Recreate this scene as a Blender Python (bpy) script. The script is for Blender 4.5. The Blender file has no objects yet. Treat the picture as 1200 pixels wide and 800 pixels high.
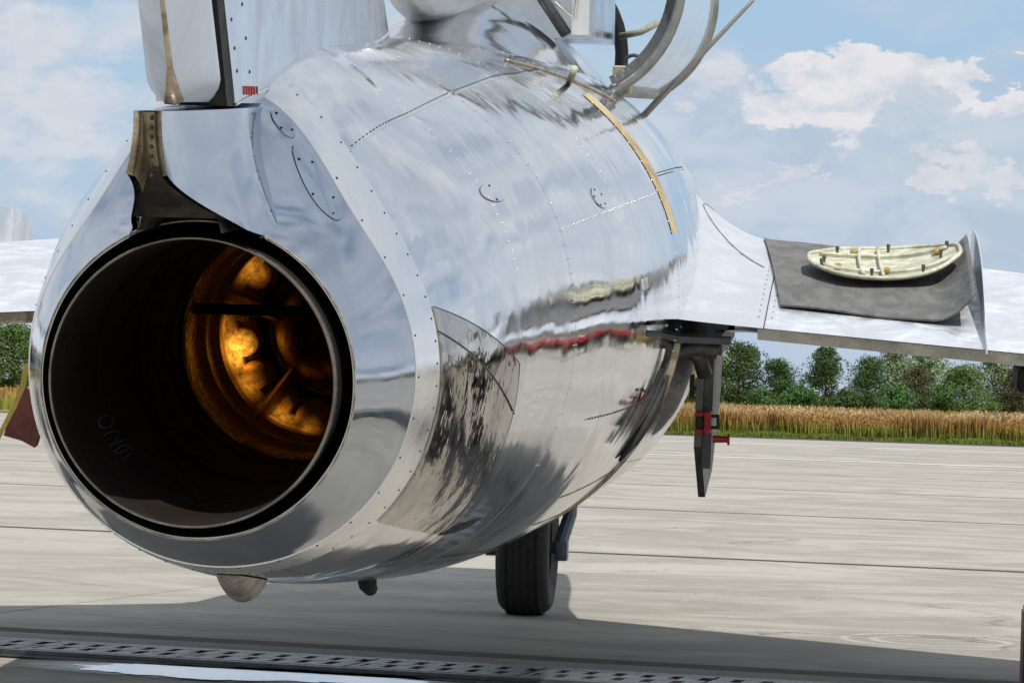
import bpy, bmesh, math, random
import numpy as np
from mathutils import Vector, Matrix, noise as mnoise
sin, cos, pi, rad = math.sin, math.cos, math.pi, math.radians
rng = random.Random(7)
scene = bpy.context.scene
COL = scene.collection
FPX = 3880.0
CAMZ = 0.79
# ------------------------------------------------------------------ camera
cam_d = bpy.data.cameras.new("camera"); cam = bpy.data.objects.new("camera", cam_d); COL.objects.link(cam)
scene.camera = cam
cam_d.sensor_width = 36; cam_d.lens = FPX / 1200 * 36
cam_d.clip_start = 0.1; cam_d.clip_end = 6000
PIT = math.atan(61 / FPX); ROL = math.atan(.0305)
cf = Vector((0, cos(PIT), sin(PIT))); cu0 = Vector((0, -sin(PIT), cos(PIT))); cr0 = Vector((1, 0, 0))
cr = cr0 * cos(ROL) + cu0 * sin(ROL); cu = cu0 * cos(ROL) - cr0 * sin(ROL)
M = Matrix((cr, cu, -cf)).transposed().to_4x4(); M.translation = Vector((0, 0, CAMZ)); cam.matrix_world = M
def ray(x, y):
    return cf + cr * ((x - 600) / FPX) + cu * ((400 - y) / FPX)
# ------------------------------------------------------------------ light
SUN_AZ = math.atan2(.45, -.67); SUN_EL = rad(57)
sd = Vector((sin(SUN_AZ) * cos(SUN_EL), cos(SUN_AZ) * cos(SUN_EL), sin(SUN_EL)))
sun_d = bpy.data.lights.new("sun", 'SUN'); sun = bpy.data.objects.new("sun", sun_d); COL.objects.link(sun)
sun_d.energy = 4.1; sun_d.angle = rad(.53); sun_d.color = (1, .95, .87)
sun.rotation_euler = (-sd).to_track_quat('-Z', 'Y').to_euler()
scene.view_settings.view_transform = 'Standard'; scene.view_settings.look = 'None'
scene.view_settings.exposure = 0; scene.view_settings.gamma = 1
scene.cycles.max_bounces = 8; scene.cycles.glossy_bounces = 6; scene.cycles.diffuse_bounces = 3
scene.cycles.caustics_reflective = False; scene.cycles.caustics_refractive = False
scene.cycles.transparent_max_bounces = 8

class NT:
    """small node-graph helper"""
    def __init__(s, tree): s.t = tree; s.n = tree.nodes; s.l = tree.links
    def new(s, typ, **kw):
        n = s.n.new(typ)
        for k, v in kw.items(): setattr(n, k, v)
        return n
    def put(s, sock, v):
        if isinstance(v, bpy.types.NodeSocket): s.l.new(v, sock)
        elif isinstance(v, (tuple, list)) and len(v) == 3 and sock.type == 'RGBA': sock.default_value = (*v, 1)
        else: sock.default_value = v
    def math(s, op, a, b=None, c=None, clamp=False):
        n = s.new('ShaderNodeMath', operation=op, use_clamp=clamp); s.put(n.inputs[0], a)
        if b is not None: s.put(n.inputs[1], b)
        if c is not None: s.put(n.inputs[2], c)
        return n.outputs[0]
    def vmath(s, op, a, b=None):
        n = s.new('ShaderNodeVectorMath', operation=op); s.put(n.inputs[0], a)
        if b is not None: s.put(n.inputs[1], b)
        return n.outputs['Value'] if op in ('LENGTH', 'DOT_PRODUCT', 'DISTANCE') else n.outputs[0]
    def noise(s, vec, scale, detail=4, rough=.55, dist=0):
        n = s.new('ShaderNodeTexNoise'); s.put(n.inputs['Vector'], vec)
        n.inputs['Scale'].default_value = scale; n.inputs['Detail'].default_value = detail
        n.inputs['Roughness'].default_value = rough; n.inputs['Distortion'].default_value = dist
        return n.outputs[0]
    def ramp(s, fac, a, b, c0=0., c1=1., smooth=True):
        n = s.new('ShaderNodeMapRange'); n.interpolation_type = 'SMOOTHSTEP' if smooth else 'LINEAR'
        s.put(n.inputs[0], fac); n.inputs[1].default_value = a; n.inputs[2].default_value = b
        s.put(n.inputs[3], c0); s.put(n.inputs[4], c1)
        return n.outputs[0]
    def mix(s, fac, a, b, mode='MIX'):
        n = s.new('ShaderNodeMix', data_type='RGBA', blend_type=mode)
        s.put(n.inputs[0], fac); s.put(n.inputs[6], a); s.put(n.inputs[7], b)
        return n.outputs[2]
    def xyz(s, v):
        n = s.new('ShaderNodeSeparateXYZ'); s.put(n.inputs[0], v); return n.outputs
    def comb(s, x, y, z):
        n = s.new('ShaderNodeCombineXYZ')
        for i, v in enumerate((x, y, z)): s.put(n.inputs[i], v)
        return n.outputs[0]
    def bump(s, h, strength=.3, dist=.01, normal=None):
        n = s.new('ShaderNodeBump'); s.put(n.inputs['Height'], h); n.inputs['Strength'].default_value = strength
        n.inputs['Distance'].default_value = dist
        if normal is not None: s.put(n.inputs['Normal'], normal)
        return n.outputs[0]

world = bpy.data.worlds.new("World"); scene.world = world; world.use_nodes = True
w = NT(world.node_tree); w.n.clear()
wo = w.new('ShaderNodeOutputWorld'); bg = w.new('ShaderNodeBackground'); bg.inputs[1].default_value = .1
sky = w.new('ShaderNodeTexSky', sky_type='NISHITA'); sky.sun_disc = False
sky.sun_elevation = SUN_EL; sky.sun_rotation = SUN_AZ; sky.air_density = 1.0; sky.dust_density = .6; sky.ozone_density = 2.0; sky.altitude = 100
tc = w.new('ShaderNodeTexCoord'); D = w.vmath('NORMALIZE', tc.outputs['Generated'])
X, Y, Z = w.xyz(D)
vec = w.comb(X, Y, w.math('MULTIPLY', Z, 1.9))
def tilt_blob(px, py, rx, ry):
    d = ray(px, py).normalized()
    return (d.x, d.y, d.z), rx / FPX, ry / FPX
n1 = w.noise(vec, 9.0, 9, .56, .2)
n2 = w.noise(w.vmath('ADD', vec, (3.1, 1.7, .4)), 3.0, 4, .5)
n3 = w.noise(vec, 34.0, 8, .6, .1)
U = w.math('DIVIDE', X, w.math('MAXIMUM', Y, .05))           # tangent plane ahead, only used for cloud banks
V = w.math('DIVIDE', Z, w.math('MAXIMUM', Y, .05))
wob = w.math('MULTIPLY', w.math('SUBTRACT', n3, .5), .05)
wob2 = w.math('MULTIPLY', w.math('SUBTRACT', w.noise(vec, 90.0, 5, .6), .5), .022)
wobx = w.math('MULTIPLY', w.math('SUBTRACT', w.noise(vec, 42.0, 8, .62), .5), .052)
woby = w.math('MULTIPLY', w.math('SUBTRACT', w.noise(w.vmath('ADD', vec, (5, 2, 9)), 42.0, 8, .62), .5), .052)
UU = w.math('ADD', U, wobx); VV = w.math('ADD', V, woby)
def bank(px, py, rx, ry, soft=.35):                          # elliptical cloud bank at a direction in the sky
    c, a, b = tilt_blob(px, py, rx, ry)
    du = w.math('DIVIDE', w.math('SUBTRACT', UU, c[0] / c[1]), a); dv = w.math('DIVIDE', w.math('SUBTRACT', VV, c[2] / c[1]), b)
    r = w.math('SQRT', w.math('ADD', w.math('MULTIPLY', du, du), w.math('MULTIPLY', dv, dv)))
    return w.ramp(r, 1 + soft, 1 - soft * .6)
def union(lst):
    o = lst[0]
    for x in lst[1:]: o = w.math('MAXIMUM', o, x)
    return o
cov = w.math('ADD', w.math('MULTIPLY', n1, .65), w.math('MULTIPLY', n2, .35))
low = w.ramp(Z, .25, .0, 0, .10)
cloud = w.ramp(w.math('ADD', cov, low), .30, .55)
ahead = w.math('MULTIPLY', w.ramp(Y, .93, .975), w.ramp(Z, .17, .12))
softn = w.noise(vec, 22.0, 6, .55, .3); puffn = w.noise(vec, 70.0, 6, .6, .2); midn = w.noise(w.vmath('ADD', vec, (2, 2, 2)), 38.0, 6, .58, .3)
vis_blue = w.mix(w.ramp(V, .0, .12), (4.7, 5.8, 7.3), (3.9, 5.65, 7.45))
a0 = w.mix(w.math('MULTIPLY', w.ramp(softn, .38, .60), w.ramp(U, .02, -.07, .25, .9)), vis_blue, w.mix(w.ramp(puffn, .35, .65), (5.3, 6.2, 7.3), (6.7, 7.0, 7.6)))
lefts = union([bank(18, 45, 30, 28, .6), bank(85, 112, 55, 24, .7), bank(60, 178, 110, 16, .8), bank(150, 25, 60, 30, .8)])
a0 = w.mix(w.math('MULTIPLY', lefts, .5), a0, (7.1, 7.2, 7.7))
mass = union([bank(1040, 165, 190, 85, .3), bank(860, 165, 110, 70, .5), bank(1200, 175, 120, 90, .4), bank(790, 105, 70, 50, .6), bank(960, 240, 330, 60, .6)])
a1 = w.mix(w.math('MULTIPLY', mass, .92), a0, w.mix(w.ramp(midn, .36, .64), (4.75, 5.7, 6.95), (5.9, 6.55, 7.45)))
white = union([bank(1035, 95, 70, 42, .14), bank(965, 108, 62, 36, .16), bank(955, 130, 75, 34, .3), bank(1075, 122, 75, 34, .25), bank(1150, 112, 55, 22, .2), bank(1210, 100, 35, 14, .2)])
a1 = w.mix(w.math('MULTIPLY', white, w.ramp(puffn, .25, .6, .65, 1.)), a1, w.mix(w.ramp(puffn, .36, .60), (6.6, 6.9, 7.5), (8.0, 7.9, 8.2)))
grey = union([bank(1075, 170, 62, 52, .14), bank(1150, 180, 90, 48, .3), bank(1165, 150, 50, 26, .2)])
a1 = w.mix(w.math('MULTIPLY', grey, .85), a1, w.mix(w.ramp(midn, .3, .7), (4.8, 5.8, 6.9), (5.7, 6.5, 7.4)))
white2 = union([bank(1100, 190, 42, 24, .2), bank(1180, 196, 45, 16, .35), bank(950, 207, 11, 7, .3), bank(825, 105, 40, 25, .5), bank(905, 222, 35, 8, .7)])
a1 = w.mix(w.math('MULTIPLY', white2, .7), a1, w.mix(w.ramp(puffn, .35, .6), (6.2, 6.6, 7.3), (7.6, 7.5, 7.9)))
a1 = w.mix(w.ramp(V, .035, .0, 0, .6), a1, (5.0, 6.0, 7.3))
# the same sky goes on all round: broken cumulus over blue
cc = w.mix(w.ramp(w.noise(vec, 14.0, 6, .6), .35, .7), (6.0, 6.6, 7.3), (7.8, 8.1, 8.5))
blue = w.mix(.55, w.vmath('SCALE', sky.outputs[0]), (2.7, 4.0, 6.1))
sc_n = blue
gen = w.mix(w.math('MULTIPLY', cloud, .92), w.mix(.35, sky.outputs[0], w.mix(w.ramp(Z, 0, .5), (5.0, 6.0, 7.2), (4.9, 5.9, 7.2))), cc)
fin_sky = w.mix(ahead, gen, a1)
w.l.new(fin_sky, bg.inputs[0]); w.l.new(bg.outputs[0], wo.inputs[0])

# ------------------------------------------------------------------ helpers
def mat(name, color=(.5, .5, .5), rough=.5, metal=0., **kw):
    m = bpy.data.materials.new(name); m.use_nodes = True
    t = NT(m.node_tree); b = t.n['Principled BSDF']
    b.inputs['Base Color'].default_value = (*color, 1); b.inputs['Roughness'].default_value = rough; b.inputs['Metallic'].default_value = metal
    m['_'] = 0
    return m, t, b
def worn(name, color, rough=.5, metal=0., var=.25, scale=8., bump=.15, color2=None, stretch=(1, 1, 1)):
    m, t, b = mat(name, color, rough, metal)
    co = t.new('ShaderNodeTexCoord').outputs['Object']
    oi = t.new('ShaderNodeObjectInfo').outputs['Random']
    v = t.vmath('MULTIPLY', co, stretch)
    n = t.noise(v, scale, 6, .6, .3); n_f = t.noise(v, scale * 6, 4, .6)
    c2 = color2 or tuple(c * (1 - var) for c in color)
    c = t.mix(t.ramp(n, .35, .65), color, c2)
    c = t.mix(t.ramp(oi, 0, 1, 0, .25, False), c, tuple(x * .75 for x in color))
    t.put(b.inputs['Base Color'], c)
    t.put(b.inputs['Roughness'], t.ramp(n_f, .3, .7, max(.02, rough - .1), min(1, rough + .12)))
    t.put(b.inputs['Normal'], t.bump(t.math('ADD', n, n_f), bump, .01))
    return m

def obj(name, verts, faces, m=None, parent=None, smooth=False, uv=None, label=None):
    me = bpy.data.meshes.new(name); me.from_pydata([tuple(v) for v in verts], [], faces); me.update()
    if uv is not None:
        l = me.uv_layers.new(name="surf")
        idx = np.empty(len(me.loops), dtype=np.int32); me.loops.foreach_get('vertex_index', idx)
        l.data.foreach_set('uv', np.asarray(uv, dtype=np.float32)[idx].ravel())
    o = bpy.data.objects.new(name, me); COL.objects.link(o)
    if m: me.materials.append(m)
    if parent: o.parent = parent
    if smooth is not False:
        me.polygons.foreach_set('use_smooth', [True] * len(me.polygons))
        if smooth is not True: me.set_sharp_from_angle(angle=rad(smooth))
    if label: o['label'] = label
    return o
def tag(o, label, cat=None, group=None, kind=None):
    if label: o['label'] = label
    if cat: o['category'] = cat
    if group: o['group'] = group
    if kind: o['kind'] = kind
    return o
def empty(name, loc, rz=0, parent=None):
    e = bpy.data.objects.new(name, None); COL.objects.link(e); e.location = loc; e.rotation_euler = (0, 0, rz); e.empty_display_size = .3
    if parent: e.parent = parent
    return e
def box_geo(x0, x1, y0, y1, z0, z1, bev=0):
    bm = bmesh.new(); bmesh.ops.create_cube(bm, size=1)
    for v in bm.verts: v.co = Vector(((x0 + x1) / 2 + v.co.x * (x1 - x0), (y0 + y1) / 2 + v.co.y * (y1 - y0), (z0 + z1) / 2 + v.co.z * (z1 - z0)))
    if bev: bmesh.ops.bevel(bm, geom=bm.edges[:] + bm.verts[:], offset=bev, segments=2, affect='EDGES', profile=.5)
    vs = [v.co.copy() for v in bm.verts]; bm.verts.index_update(); fs = [[v.index for v in f.verts] for f in bm.faces]; bm.free()
    return vs, fs
def tube_geo(path, radii, n=12, cap=True):
    path = [Vector(p) for p in path]
    if not isinstance(radii, (list, tuple)): radii = [radii] * len(path)
    vs, fs = [], []; prev = None
    for i, p in enumerate(path):
        d = (path[min(i + 1, len(path) - 1)] - path[max(i - 1, 0)]).normalized()
        if prev is None: a = d.orthogonal().normalized()
        else: a = (prev - d * prev.dot(d)).normalized()
        prev = a; b = d.cross(a)
        for k in range(n):
            an = 2 * pi * k / n; vs.append(p + (a * cos(an) + b * sin(an)) * radii[i])
    for i in range(len(path) - 1):
        for k in range(n):
            fs.append([i * n + k, i * n + (k + 1) % n, (i + 1) * n + (k + 1) % n, (i + 1) * n + k])
    if cap: fs.append(list(range(n))[::-1]); fs.append([(len(path) - 1) * n + k for k in range(n)])
    return vs, fs
def join(*gs):
    vs, fs = [], []
    for v, f in gs:
        o = len(vs); vs += list(v); fs += [[i + o for i in q] for q in f]
    return vs, fs
def lathe_geo(prof, n=96, axis='Y', close=False):
    """prof: (radius, y) pairs turned about Y"""
    vs, fs = [], []
    for r, y in prof:
        for k in range(n):
            a = 2 * pi * k / n
            vs.append((r * cos(a), y, r * sin(a)) if axis == 'Y' else ((y, r * cos(a), r * sin(a)) if axis == 'X' else (r * cos(a), r * sin(a), y)))
    m = len(prof)
    for i in range(m if close else m - 1):
        j = (i + 1) % m
        for k in range(n): fs.append([i * n + k, i * n + (k + 1) % n, j * n + (k + 1) % n, j * n + k])
    return vs, fs
def grid_geo(fn, nu, nv):
    vs = [fn(i / (nu - 1), j / (nv - 1)) for i in range(nu) for j in range(nv)]
    fs = [[i * nv + j, (i + 1) * nv + j, (i + 1) * nv + j + 1, i * nv + j + 1] for i in range(nu - 1) for j in range(nv - 1)]
    return vs, fs
def flip(g): return g[0], [f[::-1] for f in g[1]]
def xf(g, mtx): return [mtx @ Vector(v) for v in g[0]], g[1]

# ------------------------------------------------------------------ materials
def metal_mat(name, base=(.86, .87, .89), rough=.09, wave=.35, streak=.35, tint=None, uvseams=True, dull=0.):
    """polished, slightly dented bare aluminium sheet with riveted seams"""
    m, t, b = mat(name, base, rough, 1.)
    co = t.new('ShaderNodeTexCoord').outputs['Object']
    oi = t.new('ShaderNodeObjectInfo').outputs['Random']
    cp = t.vmath('ADD', co, t.vmath('SCALE', (1, 1, 1)) if False else (0, 0, 0))
    big = t.noise(co, 3.2, 2, .5, .4)
    mid = t.noise(t.vmath('MULTIPLY', co, (1, .8, 1)), 8.0, 3, .5, .6)
    fine = t.noise(t.vmath('MULTIPLY', co, (1, 6, 1)), 26.0, 5, .65)
    grime = t.noise(t.vmath('MULTIPLY', co, (1.5, 1.2, .5)), 5.0, 8, .7, .8)
    scr = t.noise(t.vmath('MULTIPLY', co, (40, 5, 40)), 3.0, 3, .6)
    c = t.mix(t.ramp(grime, .42, .72, 0, streak), base, tuple(x * .72 for x in base) if tint is None else tint)
    c = t.mix(t.ramp(oi, 0, 1, 0, .14, False), c, (.70, .72, .75))
    t.put(b.inputs['Base Color'], c)
    r = t.math('ADD', t.ramp(grime, .35, .7, rough * .7, rough * 1.9), t.ramp(scr, .45, .7, 0, .025))
    t.put(b.inputs['Roughness'], r)
    nb = t.bump(big, wave, .022); nb = t.bump(mid, wave * .45, .0030, nb); nb = t.bump(t.noise(co, 17.0, 2, .5, .5), wave * .4, .0009, nb)
    t.put(b.inputs['Normal'], nb)
    return m
ALU = metal_mat("polished_aluminium_skin", (.765, .785, .815), .078, .30, .5)
ALU_BAND = metal_mat("bright_satin_aluminium", (.90, .91, .92), .22, .08, .15)
NT(ALU_BAND.node_tree).n["Principled BSDF"].inputs["Metallic"].default_value = .82
ALU_TAIL = metal_mat("blue_tinged_polished_steel", (.47, .515, .59), .08, .2, .35)
ALU_WING = metal_mat("satin_wing_aluminium", (.80, .83, .88), .36, .05, .12)
NT(ALU_WING.node_tree).n["Principled BSDF"].inputs["Metallic"].default_value = .68
RUDM = metal_mat("rudder_aluminium", (.60, .67, .77), .36, .05, .55)
NT(RUDM.node_tree).n["Principled BSDF"].inputs["Metallic"].default_value = .5
ALU_ROOT = metal_mat("root_fillet_aluminium", (.84, .86, .90), .26, .10, .15)
NT(ALU_ROOT.node_tree).n["Principled BSDF"].inputs["Metallic"].default_value = .72
ALU_FIN = metal_mat("fin_aluminium", (.66, .71, .79), .16, .12, .5)
NT(ALU_FIN.node_tree).n["Principled BSDF"].inputs["Metallic"].default_value = 1.
STAIN = metal_mat("stained_steel_shield", (.42, .40, .37), .07, .9, .9, tint=(.14, .125, .11))
t_ = NT(STAIN.node_tree); b_ = t_.n['Principled BSDF']
co_ = t_.new('ShaderNodeTexCoord').outputs['Object']
vor = t_.new('ShaderNodeTexVoronoi'); t_.put(vor.inputs['Vector'], t_.vmath('MULTIPLY', co_, (1, .8, .55))); vor.inputs['Scale'].default_value = 62
t_.put(b_.inputs['Normal'], t_.bump(t_.ramp(vor.outputs['Distance'], .15, .5), .24, .0014, b_.inputs['Normal'].links[0].from_socket))
TAN = worn("heat_tanned_steel", (.55, .48, .36), .38, .7, .5, 22, .25, color2=(.24, .18, .11))
SOOT = worn("sooty_bracket_steel", (.10, .085, .07), .5, .6, .6, 12, .4, color2=(.03, .027, .024))
PIPE = worn("burnt_jet_pipe", (.020, .0145, .012), .7, .0, .5, 5, .12)
NT(PIPE.node_tree).n["Principled BSDF"].inputs["Specular IOR Level"].default_value = .2
RIM = worn("jet_pipe_lip", (.26, .23, .20), .3, .9, .4, 16, .1)
BLACK = worn("black_void_paint", (.012, .012, .012), .7, 0, .3, 6, .1)
GOLD = worn("gold_lined_slot", (.92, .70, .36), .3, .7, .5, 14, .05, color2=(.50, .32, .13))
DARK = worn("dark_gear_grey", (.11, .115, .12), .42, .35, .4, 14, .25)
GREYP = worn("gear_door_grey_paint", (.16, .165, .17), .38, .3, .4, 10, .2)
BLUEG = worn("blue_grey_gear_paint", (.16, .23, .29), .38, .1, .3, 10, .15)
RUBBER = worn("tyre_rubber", (.035, .034, .033), .75, 0, .45, 9, .25)
REDP = worn("red_lock_paint", (.42, .02, .025), .4, .1, .4, 14, .2)
CREAM = worn("cream_primer", (.66, .67, .54), .5, 0, .3, 22, .3, color2=(.40, .38, .27))
BRASS = worn("brass_latch", (.62, .40, .09), .4, .6, .4, 30, .2)
MATM = worn("grey_rubber_mat", (.17, .17, .17), .8, 0, .45, 22, .35, stretch=(1, .3, 1))
SLIT = worn("seam_line", (.05, .05, .055), .5, .3, .2, 5, .1)
EDGE = worn("bright_seam_edge", (.85, .86, .88), .25, .95, .2, 5, .1)
GLASS, t, b = mat("perspex", (.80, .83, .82), .06, 0); b.inputs['Transmission Weight'].default_value = .0; b.inputs['IOR'].default_value = 1.45
b.inputs['Alpha'].default_value = .42; t.put(b.inputs['Roughness'], t.ramp(t.noise(t.new('ShaderNodeTexCoord').outputs['Object'], 9, 5), .3, .7, .05, .3))
# hot-section bronze: deep orange straw-tinted steel, patchy soot, with a glow painted on
HOT, t, b = mat("straw_steel_painted_glow", (.95, .38, .05), .3, 1.)
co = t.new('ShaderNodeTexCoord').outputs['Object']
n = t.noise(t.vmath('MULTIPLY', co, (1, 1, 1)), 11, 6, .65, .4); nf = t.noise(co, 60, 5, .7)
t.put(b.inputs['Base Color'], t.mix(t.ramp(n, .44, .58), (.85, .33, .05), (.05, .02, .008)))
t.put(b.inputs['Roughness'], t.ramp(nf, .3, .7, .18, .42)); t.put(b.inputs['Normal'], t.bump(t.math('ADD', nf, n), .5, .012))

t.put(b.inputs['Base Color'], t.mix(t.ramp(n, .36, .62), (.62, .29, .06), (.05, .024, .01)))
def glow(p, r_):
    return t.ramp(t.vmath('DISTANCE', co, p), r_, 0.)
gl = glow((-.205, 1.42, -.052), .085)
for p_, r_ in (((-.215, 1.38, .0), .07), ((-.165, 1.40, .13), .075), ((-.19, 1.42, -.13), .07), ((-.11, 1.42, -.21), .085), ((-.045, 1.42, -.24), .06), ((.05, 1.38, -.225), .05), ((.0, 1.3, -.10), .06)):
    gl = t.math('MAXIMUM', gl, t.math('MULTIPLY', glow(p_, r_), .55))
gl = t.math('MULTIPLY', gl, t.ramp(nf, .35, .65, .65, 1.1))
t.put(b.inputs['Emission Color'], t.mix(gl, (1.0, .26, .015), (1.0, .50, .05))); t.put(b.inputs['Emission Strength'], t.math('ADD', t.math('MULTIPLY', t.math('POWER', gl, 1.9), 2.0), .004))  # added emission spots stand in for light reflected inside the pipe
DIMHOT = worn('sooted_turbine_steel', (.22, .09, .02), .4, .9, .6, 9, .3, color2=(.04, .02, .01))
# ------------------------------------------------------------------ ground
ang = rad(16.5); E = Vector((-cos(ang), sin(ang), 0)); N = Vector((sin(ang), cos(ang), 0))
CONC, t, b = mat("weathered_concrete", (.42, .40, .36), .82)
ge = t.new('ShaderNodeNewGeometry').outputs['Position']; oi = t.new('ShaderNodeObjectInfo').outputs['Random']
st4_v = 0
rotn = t.new('ShaderNodeVectorRotate', rotation_type='Z_AXIS'); t.put(rotn.inputs['Vector'], ge); rotn.inputs['Angle'].default_value = ang
rc = rotn.outputs[0]
st1 = t.noise(t.vmath('MULTIPLY', rc, (.55, .80, 1)), 1.1, 9, .68, 1.4)
st2 = t.noise(t.vmath('MULTIPLY', rc, (.9, 1.7, 1)), 2.2, 8, .70, .8)
st3 = t.noise(rc, .45, 5, .6, .8)
gr = t.noise(rc, 55, 4, .7)
c = t.mix(t.ramp(st1, .40, .60), (.405, .378, .33), (.28, .262, .228))
c = t.mix(t.ramp(st2, .52, .66, 0, .5), c, (.27, .255, .235))
c = t.mix(t.ramp(st2, .42, .28, 0, .4), c, (.54, .50, .43))
st5 = t.noise(t.vmath('MULTIPLY', rc, (1., 2.2, 1)), 4.5, 7, .7, .8)
c = t.mix(t.ramp(st5, .56, .70, 0, .5), c, (.58, .545, .47)); c = t.mix(t.ramp(st5, .44, .32, 0, .5), c, (.25, .235, .21))
c = t.mix(t.ramp(st3, .5, .7, 0, .3), c, (.30, .285, .26))
c = t.mix(t.ramp(oi, 0, 1, 0, .22, False), c, (.30, .285, .25))
def arcs(cx, cy, r0, r1):
    d = t.vmath('SUBTRACT', ge, (cx, cy, 0)); r = t.vmath('LENGTH', d)
    wv = t.math('SINE', t.math('MULTIPLY', r, 62)); return t.math('MULTIPLY', t.ramp(wv, .2, .9), t.math('MULTIPLY', t.ramp(r, r0, r0 + .04), t.ramp(r, r1, r1 - .04)))
ar = t.math('MULTIPLY', t.math('MAXIMUM', arcs(1.48, 11.2, .15, .37), arcs(2.15, 11.2, .15, .40)), t.ramp(st2, .3, .6, .2, .6))
c = t.mix(t.math('MULTIPLY', ar, .8), c, (.62, .60, .55))
c = t.mix(t.ramp(gr, .58, .72, 0, .45), c, (.18, .17, .155))
c = t.mix(t.math('MULTIPLY', t.ramp(t.noise(rc, 1.1, 5, .6, .5), .60, .72), .35), c, (.22, .205, .18))
crk = t.new('ShaderNodeTexVoronoi', feature='DISTANCE_TO_EDGE'); t.put(crk.inputs['Vector'], t.vmath('ADD', rc, t.vmath('MULTIPLY', t.comb(st1, st2, st3), (1.2, 1.2, 0)))); crk.inputs['Scale'].default_value = .33
c = t.mix(t.math('MULTIPLY', t.ramp(crk.outputs[0], .006, .0), t.ramp(st3, .45, .6)), c, (.14, .13, .12))
t.put(b.inputs['Base Color'], c); t.put(b.inputs['Normal'], t.bump(t.math('ADD', gr, st2), .35, .01))
SEAL = worn("black_joint_sealant", (.035, .033, .03), .8, 0, .3, 3, .2)
SOIL, t, b = mat("field_soil_and_straw", (.3, .2, .07), .9)
ge = t.new('ShaderNodeNewGeometry').outputs['Position']
n = t.noise(ge, .5, 8, .7); n2_ = t.noise(t.vmath('MULTIPLY', ge, (.3, 1, 1)), .06, 5, .6)
t.put(b.inputs['Base Color'], t.mix(t.ramp(n, .4, .6), t.mix(t.ramp(n2_, .4, .6), (.36, .24, .085), (.25, .22, .06)), (.16, .13, .035)))

S = 3000
g = obj('ground', [(-S, -S, -.06), (S, -S, -.06), (S, S, -.06), (-S, S, -.06)], [[0, 1, 2, 3]], SOIL); tag(g, None, kind='structure')
def en(e, n_, z=0): p = E * e + N * n_; return Vector((p.x, p.y, z))
EDGE_N = 71.6
a = [en(-140, -90, -.0015), en(110, -90, -.0015), en(110, EDGE_N, -.0015), en(-140, EDGE_N, -.0015)]
b0 = obj('apron', a, [[0, 3, 2, 1]], SEAL); tag(b0, None, kind='structure')
SW, SL, GAP = 6.6, 7.5, .17
slab_me = None
k0 = 9.58
rows = [k for k in range(-5, 10)]
for k in rows:
    n0 = k0 + SW * (k - 1) if k else k0 - SW
    n0 = k0 + SW * (k - 1); n1_ = n0 + SW
    if n1_ > EDGE_N: n1_ = EDGE_N
    for j in range(-13, 6):
        if slab_me is None:
            v, f = box_geo(-SL / 2 + .004, SL / 2 - .004, -SW / 2 + GAP / 2, SW / 2 - GAP / 2, -.02, 0, 0)
            bmz = bmesh.new(); vv = [bmz.verts.new(p) for p in v]; [bmz.faces.new([vv[i] for i in q]) for q in f]
            bmesh.ops.bevel(bmz, geom=[e for e in bmz.edges if all(x.co.z > -.001 for x in e.verts)], offset=.003, segments=1, affect='EDGES')
            slab_me = bpy.data.meshes.new('concrete_slab'); bmz.to_mesh(slab_me); bmz.free(); slab_me.materials.append(CONC)
        o = bpy.data.objects.new('concrete_slab', slab_me); COL.objects.link(o); o.parent = b0
        o.matrix_world = Matrix.Translation(en(-(j * SL + 6.45), (n0 + n1_) / 2, rng.uniform(-.0004, .0004))) @ Matrix.Rotation(-ang, 4, 'Z')
# the far strip beyond the last full slab row, outer sheets of the apron
WHITEL = worn("faded_white_line_paint", (.74, .73, .70), .7, 0, .25, .6, .1)
REDL = worn("faded_red_line_paint", (.62, .22, .18), .7, 0, .3, .6, .1)
a = [en(-100, 44.6, .004), en(80, 44.6, .004), en(80, 45.15, .004), en(-100, 45.15, .004)]
o = obj('painted_line', a, [[0, 3, 2, 1]], WHITEL, b0)
a = [en(-100, 59.3, .004), en(80, 59.3, .004), en(80, 59.9, .004), en(-100, 59.9, .004)]
o = obj('painted_line', a, [[0, 3, 2, 1]], WHITEL, b0)
d0 = Vector((4.4, 15, .004)); dd = Vector((1.3, 1, 0)).normalized(); nn = Vector((dd.y, -dd.x, 0)) * .07
o = obj('painted_line', [d0 - nn, d0 + nn, d0 + dd * 45 + nn, d0 + dd * 45 - nn], [[0, 1, 2, 3]], REDL, b0); o['label'] = 'thin faded red line'
# puddles
WATER, t, b = mat("rain_water", (.02, .022, .025), .02, 0.); b.inputs['IOR'].default_value = 1.33; b.inputs['Specular IOR Level'].default_value = 1.0
b.inputs['Coat Weight'].default_value = 1.0; b.inputs['Coat Roughness'].default_value = .02; b.inputs['Coat IOR'].default_value = 1.6
t.put(b.inputs['Normal'], t.bump(t.noise(t.new('ShaderNodeTexCoord').outputs['Object'], 14, 5), .30, .004))

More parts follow.
